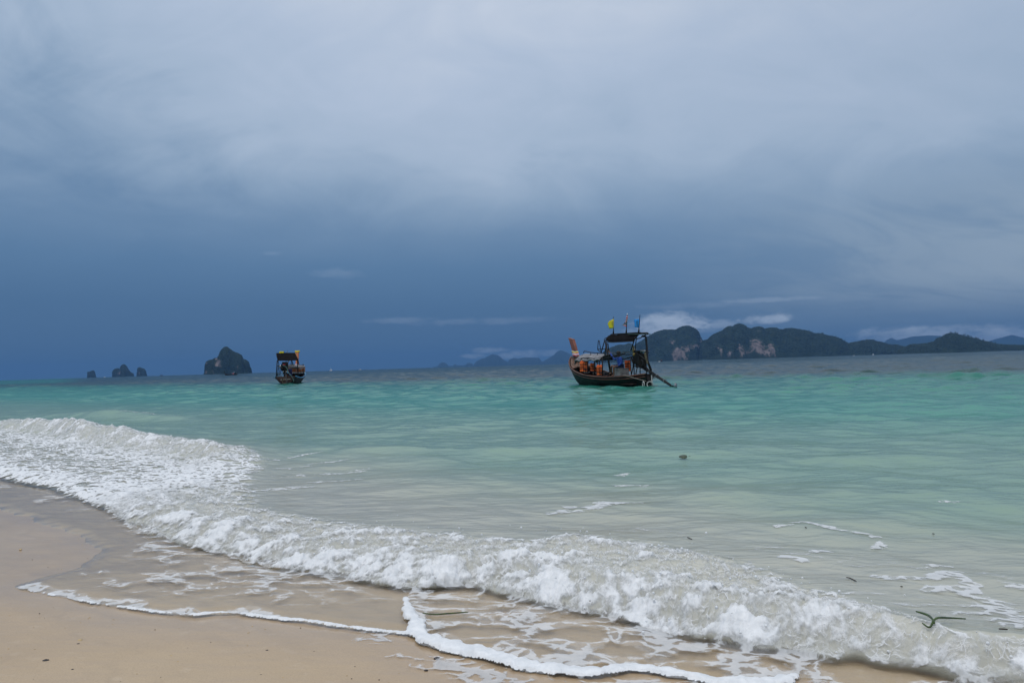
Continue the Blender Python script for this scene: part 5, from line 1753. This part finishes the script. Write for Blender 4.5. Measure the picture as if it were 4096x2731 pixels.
c0, c1 = Q(600, 900, 6.2), Q(1160, 905, 6.2)
MB().box((c0 + c1) / 2, (.05, (c0 - c1).length, .42)).build('bulkhead', M_PROW2, R1)
c0, c1 = Q(600, 848, 4.2), Q(955, 840, 4.2)
MB().box((c0 + c1) / 2, (.1, (c0 - c1).length, .16)).build('roof_beam', material('pinkish_board', (.42, .24, .17), .6), R1)
for k in range(5):
    c0 = Q(750 + 85 * k, 995, 4.6)
    MB().box(c0, (.3, .26, .12)).build('bench_board', M_WHITE, R1)
for a_ in (862, 1035, 1130):
    b2.tube('roof_post', [Q(a_, 850, 4.4), Q(a_ - 5, 990, 4.4)], .02, M_ROPE)
for a_ in (905, 1100):
    b2.tube('roof_post', [Q(a_, 850, 3.2), Q(a_ + 15, 1060, 3.2)], .026, M_BLACK)
LJ = b2.thing('life_jacket', Q(672, 1050, 2.2), 'dark blue life jacket hanging beside the engine of the brown boat', 'life jacket')
mb0 = Q(672, 975, 2.2) - Q(672, 1050, 2.2)
MB().box(mb0, (.14, .30, .62)).build('panel', M_NAVY, LJ, bevel=.04)
MB().box(mb0 + Vector((-.08, 0, 0)), (.02, .31, .04)).build('strap', M_STRAP, LJ)
# flags and stern ropes
fl = sheet([Q(455, 292, 1.4), Q(455, 345, 1.4)], [Q(325, 290, 1.5), Q(300, 350, 1.5)], 5, 8, .03, 1).build('flag', M_YEL, R1, smooth=True, solid=.005)
fl['label'] = 'yellow flag'
b2.tube('flag_pole', [Q(460, 350, 1.4), Q(460, 275, 1.4)], .02, M_BLACK)
b2.tube('flag_pole', [Q(572, 345, 1.4), Q(570, 255, 1.4)], .018, M_BLACK)
fl = sheet([Q(575, 270, 1.4), Q(578, 342, 1.4)], [Q(560, 290, 1.45), Q(542, 342, 1.45)], 5, 4, .02, 2).build('flag', M_NAVY, R1, smooth=True, solid=.005)
fl['label'] = 'small navy and white flag'
sheet([Q(566, 285, 1.38), Q(570, 335, 1.38)], [Q(562, 290, 1.38), Q(556, 335, 1.38)], 3, 2, .01, 2).build('stripe', M_WCL, fl, smooth=True, solid=.005)
base = Q(560, 1210, -.1)
RP = b2.thing('mooring_rope', base, 'rope looped across the brown stern just above the water', 'rope')
MB().tube(off(smooth_line([Q(215, 1185, .5), Q(330, 1212, .2), Q(480, 1215, -.05), Q(640, 1205, -.05), Q(800, 1185, .3), Q(915, 1145, .7)], 5), base), .018, 6).build('strand', M_ROPE, RP, smooth=True)
for a_ in (370, 565):
    MB().tube(off([Q(a_, 1205, -.1), Q(a_ - 5, 1250, -.1)], base), .022, 5).build('knot', M_ROPE, RP)
c = Q(480, 1300, -.2)
L_ = b2.thing('hose_loop', c - Vector((0, 0, .1)), 'pale hose loop hanging at the waterline of the brown boat stern', 'hose loop')
MB().ring((0, 0, .14), .17, .022, 'x', 20, 7).build('loop', M_HOSE, L_, smooth=True)

# ---- boats farther out
def far_boat(name, px0, px1, pyw, D, label, cat, hull_mat, hgt=0.7, bowup=.5, mirror=False):
    a, c = at_depth(px0, pyw, D), at_depth(px1, pyw, D)
    L_ = abs(c.x - a.x)
    e = empty(name, ((a.x + c.x) / 2, D, 0), 0)
    tag(e, label, cat)
    sgn = -1 if mirror else 1
    rows = []
    for i in range(13):
        q = i / 12
        x_ = (q - .5) * L_ * sgn
        bw = 0.16 * L_ * (math.sin(math.pi * min(1, (1 - q) * .62 + .12)) ** .8) * (1 if q < 1 else .1)
        bw = max(bw, .03) if q < .97 else .03
        top = hgt + bowup * max(0, q - .55) ** 2 * 4.9
        rows.append([(x_, -bw, top), (x_, -bw * .7, top * .3), (x_ * .97, 0, -.2), (x_, bw * .7, top * .3), (x_, bw, top)])
    MB().grid(rows).build('hull', hull_mat, e, smooth=True, solid=.05)
    rows = [[(r_[0][0], r_[0][1] * .96, r_[0][2] - .12), (r_[4][0], r_[4][1] * .96, r_[4][2] - .12)] for r_ in rows]
    MB().grid(rows).build('deck', M_DECK, e)
    return e, L_, sgn


e, L_, sg = far_boat('longtail_boat', 948, 899, 1494.5, 560, 'slim dark longtail boat crossing in front of the tall islet', 'boat', M_HULL2, .75, .55)
sg = 1
e.rotation_euler = (0, 0, math.pi)
MB().tube([(L_ * .49, 0, 1.2), (L_ * .52, 0, 2.1), (L_ * .545, 0, 2.9)], [.16, .17, .2], 6).build('prow', M_HULL, e)
MB().box((-L_ * .36, 0, 1.35), (.9, .6, .9)).build('engine', M_ENG, e, bevel=.05)
MB().tube([(-L_ * .42, 0, 1.3), (-L_ * .62, 0, 0)], .08, 6).build('tail_shaft', M_ENG, e)
MB().box((-L_ * .12, 0, 1.25), (1.5, .8, .25)).build('bundle', M_TARP, e, bevel=.1)
MB().box((L_ * .02, 0, 1.1), (1.2, .8, .3)).build('bundle', M_CANV, e, bevel=.1)
MB().box((-L_ * .2, .0, 1.0), (.8, .8, .45)).build('bundle', M_PINK, e, bevel=.1)
p0 = Vector(e.location) + Vector((L_ * .265, 0, .7))
pe = empty('person', p0)
tag(pe, 'person in a pale blue shirt standing at the stern of the slim far boat', 'person')
PV = [(0, 0, .85), (0, 0, 1.1), (0, 0, 1.35), (0, 0, 1.52), (0, 0, 1.7), (.2, 0, 1.38), (.24, 0, 1.05), (-.2, 0, 1.38), (-.45, 0, 1.2), (.1, 0, .8), (.1, 0, .42), (.1, 0, .03), (-.1, 0, .8), (-.1, 0, .42), (-.1, 0, .03)]
PEd = [(0, 1), (1, 2), (2, 3), (3, 4), (2, 5), (5, 6), (2, 7), (7, 8), (0, 9), (9, 10), (10, 11), (0, 12), (12, 13), (13, 14)]
skin('body', PV, PEd, [.15, .13, .16, .06, .11, .07, .045, .07, .045, .1, .07, .05, .1, .07, .05], M_SKIN, pe, 0, 1)
skin('shirt', [PV[0], PV[1], PV[2], PV[5], (.23, 0, 1.2), PV[7], (-.35, 0, 1.28)], [(0, 1), (1, 2), (2, 3), (3, 4), (2, 5), (5, 6)], [.18, .17, .19, .10, .08, .10, .08], material('pale_blue_shirt', (.36, .52, .66), .7), pe, 0, 1)

M_SAIL = material('white_sailcloth', (0.80, 0.80, 0.80), 0.7, noise=0.03)
M_GEL = material('white_gelcoat', (0.75, 0.76, 0.78), 0.35, noise=0.04)
e, L_, sg = far_boat('sailboat', 1318, 1329.5, 1480, 2200, 'tiny white sailboat with one sail set, right of the brown boat', 'sailboat', M_GEL, 1.1, .2)
MB().tube([(-.6, 0, .8), (-.8, 0, 11.0)], [.16, .1], 6).build('mast', M_GEL, e)
MB().add([(-.5, -.05, 1.8), (3.4, -.05, 1.6), (-.2, -.05, 7.4), (-.5, .05, 1.8), (3.4, .05, 1.6), (-.2, .05, 7.4)], [(0, 1, 2), (5, 4, 3), (0, 3, 4, 1), (1, 4, 5, 2), (2, 5, 3, 0)]).build('sail', M_SAIL, e)
MB().box((-2.3, 0, 1.6), (2.2, 1.5, 1.2)).build('cabin', M_GEL, e, bevel=.1)
e, L_, sg = far_boat('motor_boat', 1434, 1446.5, 1476, 2400, 'tiny white motor boat on the horizon right of the sailboat', 'motor boat', M_GEL, 1.0, .3)
MB().box((.3, 0, 2.0), (3.2, 2.0, 1.6)).build('cabin', M_GEL, e, bevel=.2)
MB().box((.4, 0, 3.1), (1.6, 1.6, .9)).build('flybridge', M_GEL, e, bevel=.1)
MB().box((.35, -1.01, 2.1), (1.1, .06, 1.0)).build('window', M_CANV, e)
e, L_, sg = far_boat('speedboat', 2641, 2650, 1441.5, 1000, 'tiny dark speedboat throwing white spray below the cliffs', 'speedboat', M_HULL2, .7, .4)
MB().box((.1, 0, 1.5), (1.0, 1.0, 1.4)).build('cabin', M_HULL, e, bevel=.1)
MB().ball((.1, -.3, 2.0), .35).build('bundle', M_ORANGE, e, smooth=True)
mb = MB()
for k in range(26):
    mb.ball((-L_ * .5 - random.uniform(0, 2.2), random.uniform(-.6, .6), random.uniform(.05, .75)), random.uniform(.12, .34), n=6, m=4)
wk = mb.build('wake', M_FOAM if False else M_SAIL, None, smooth=True)
wk.location = e.location
tag(wk, 'white spray thrown up behind the tiny speedboat', 'wake', kind='stuff')
e, L_, sg = far_boat('motor_boat', 3489, 3496, 1416.5, 1700, 'tiny white boat lying below the low wooded hill', 'motor boat', M_GEL, .9, .2)
MB().box((0, 0, 2.3), (2.2, 1.6, 1.3)).build('cabin', M_GEL, e, bevel=.1)
e, L_, sg = far_boat('motor_boat', 3411, 3419, 1419, 1700, 'tiny low white boat close to the shore of the long island', 'motor boat', M_GEL, .7, .2)
MB().box((0, 0, 1.0), (1.4, 1.2, .6)).build('cabin', M_OCHRE, e, bevel=.1)
e, L_, sg = far_boat('motor_boat', 415, 422, 1506, 2600, 'tiny white boat between the two smallest islets', 'motor boat', M_GEL, 1.2, .2)
MB().box((0, 0, 1.9), (2.4, 2.0, 1.2)).build('cabin', M_GEL, e, bevel=.1)
e, L_, sg = far_boat('longtail_boat', 641, 651, 1499, 1900, 'tiny dark boat silhouette on the horizon right of the islets', 'boat', M_HULL, 1.6, .3)
MB().box((-1.0, 0, 2.4), (1.6, 1.2, 1.6)).build('cabin', M_HULL, e, bevel=.1)
p = at_depth(3459.5, 1418, 2600)
bc = empty('beacon', (p.x, p.y, 0))
tag(bc, 'thin pale beacon mast standing in the sea below the low hill', 'beacon')
MB().tube([(0, 0, -2), (0, 0, 11)], [.32, .2], 6).build('mast', M_STEEL, bc)
MB().box((0, 0, 11), (.7, .7, .6)).build('top_mark', M_STEEL, bc)

# ------------------------------------------------------------------ drift and flotsam near the shore
M_LEAF = material('floating_leaf', (0.045, 0.065, 0.03), 0.5, noise=0.15, scale=30)
M_WEED = material('seagrass', (0.04, 0.075, 0.015), 0.5, noise=0.3, scale=40)
M_TWIG = material('dark_twig', (0.03, 0.022, 0.015), 0.8, noise=0.2)


def water_at(px, py, dz=0.0):
    """water surface point seen at this pixel of the photograph"""
    d = ray(px, py)
    best = None
    p = ground(px, py, 0.0)
    i = np.argmin((VX[:, 0] - p.x) ** 2 + (VX[:, 1] - p.y) ** 2)
    for _ in range(3):
        z_ = float(VX[i, 2])
        p = ground(px, py, z_)
        i = np.argmin((VX[:, 0] - p.x) ** 2 + (VX[:, 1] - p.y) ** 2)
    return Vector((p.x, p.y, float(VX[i, 2]) + dz))


p = water_at(2731, 1824, .02)
lf = empty('leaf', p, rad(-10))
lf.rotation_euler = (rad(13), 0, rad(-10))
tag(lf, 'single round dark green leaf floating on the pale green swell', 'leaf')
n = 20
out = [(0.062 * math.cos(2 * math.pi * i / n) * (1 if math.cos(2 * math.pi * i / n) > 0 else .9), .045 * math.sin(2 * math.pi * i / n), .004 * math.sin(4 * math.pi * i / n) + .012) for i in range(n)]
sc = 0.85
mb = MB().add([(0, 0, .016)] + [(a * sc, b_ * sc * 1.6, c_) for a, b_, c_ in out], [(0, 1 + i, 1 + (i + 1) % n) for i in range(n)])
mb.build('blade', M_LEAF, lf, smooth=True, solid=.003)
MB().tube([(.068, 0, .014), (.09, .005, .018)], .003, 5).build('stalk', M_LEAF, lf)


def strand(name, pix, r, mat, label, cat, dz=.006, flat=False, group=None):
    pts = [water_at(a * 1.0, b_ * 1.0, dz) for a, b_ in pix]
    e = empty(name, pts[0])
    tag(e, label, cat, group)
    q = [p - pts[0] for p in smooth_line(pts, 4)]
    MB().tube(q, [r * (.5 + .5 * math.sin(math.pi * (i + 1) / (len(q) + 1))) for i in range(len(q))], 6).build('strand', mat, e, smooth=True)
    return e


zR = lambda a, b_: (2600 + a * .63605, 1900 + b_ * .63605)
zE = lambda a, b_: (1500 + a * .55272, 1900 + b_ * .55272)
strand('seagrass_strand', [zR(1675, 890), zR(1720, 905), zR(1755, 925), zR(1780, 950), zR(1790, 958)], .005, M_WEED, 'dark green forked seagrass strand caught in the curling wave', 'seagrass', .02)
strand('seagrass_strand', [zR(1715, 962), zR(1760, 964), zR(1800, 950), zR(1880, 940), zR(1985, 938)], .0045, M_WEED, 'long thin green seagrass blade trailing right in the curling wave', 'seagrass', .02)
strand('seagrass_strand', [zE(345, 1008), zE(430, 1018), zE(520, 1012), zE(600, 1006), zE(675, 1000)], .0035, M_WEED, 'dark green seagrass strand lying in the thin swash beside the foam line', 'seagrass', .008)
for pix, lab in (([zR(1235, 648), zR(1262, 655), zR(1298, 675)], 'short brown twig adrift on the smooth back of the wave'),
                 ([zR(1575, 706), zR(1590, 708)], 'tiny dark speck of weed drifting near the foam streaks'),
                 ([zR(235, 396), zR(265, 408)], 'short dark weed bit drifting just behind the broken wave'),
                 ([zR(1775, 372), zR(1790, 374)], 'dark speck of weed adrift in the green water to the right'),
                 ([zR(2195, 988), zR(2250, 992)], 'dark weed bit on the wave near the right edge'),
                 ([zR(975, 331), zR(985, 336)], 'dark crumb of weed among the drifting foam patches')):
    strand('weed_bit', pix, .003, M_TWIG, lab, 'weed', .006, group='bits of weed adrift')


def pebble(px, py, r, col, label, seed):
    g_ = ground(px, py, .05)
    s_ = .658 * g_.x + .752 * g_.y
    g_ = ground(px, py, float(sand_z(s_)))
    o = MB().ball((0, 0, 0), r, 1.3, 1, .6, 8, 6, .15, seed).build('pebble', col, None, smooth=True)
    o.location = (g_.x, g_.y, float(sand_z(s_)) + .012 * 0 + r * .25)
    tag(o, label, 'pebble', 'pebbles on the sand')


M_SHELL = material('pale_shell', (0.55, 0.42, 0.22), 0.6)
M_PEB = material('dark_pebble', (0.035, 0.03, 0.03), 0.6)
for i, (px, py, r, mt_, lab) in enumerate(((182, 2645, .011, M_PEB, 'dark pebble on the dry looking sand at the lower left'), (320, 2561, .008, M_SHELL, 'ochre shell chip above the dark pebble at lower left'), (312, 2576, .006, M_PEB, 'small dark chip just under the ochre shell chip'),
                                         (1748, 2635, .010, M_PEB, 'dark pebble on the sand below the foam line'), (1704, 2681, .006, M_PEB, 'smaller dark pebble under the one below the foam line'), (290, 2678, .005, M_PEB, 'tiny dark grain near the lower left edge'),
                                         (1044, 2700, .005, M_PEB, 'tiny dark grain at the bottom middle of the sand'), (1068, 2601, .005, M_PEB, 'tiny dark grain under the thin foam line'), (82, 2198, .008, M_SHELL, 'pale chip on the wet grey sand at the left'))):
    pebble(px, py, r, mt_, lab, i)

# shell grit and dark specks too many to count
rs = np.random.RandomState(77)
for nm, mt_, n_, lab in (('shell_grit', M_SHELL, 150, 'fine pale shell grit scattered over the sand'), ('dark_grit', M_PEB, 50, 'fine dark specks scattered over the sand')):
    mb = MB()
    k = 0
    while k < n_:
        gx, gy = rs.uniform(-3.2, 1.2), rs.uniform(2.6, 6.5)
        s_ = .658 * gx + .752 * gy
        if s_ > 2.3 or in_poly(np.array([gx]), np.array([gy]), film_poly)[0]:
            continue
        r_ = rs.uniform(.0012, .0032)
        mb.ball((gx, gy, float(sand_z(s_)) + r_ * .3), r_, 1.3, 1, .6, 5, 3, .2, k)
        k += 1
    tag(mb.build(nm, mt_), lab, 'grit', kind='stuff')
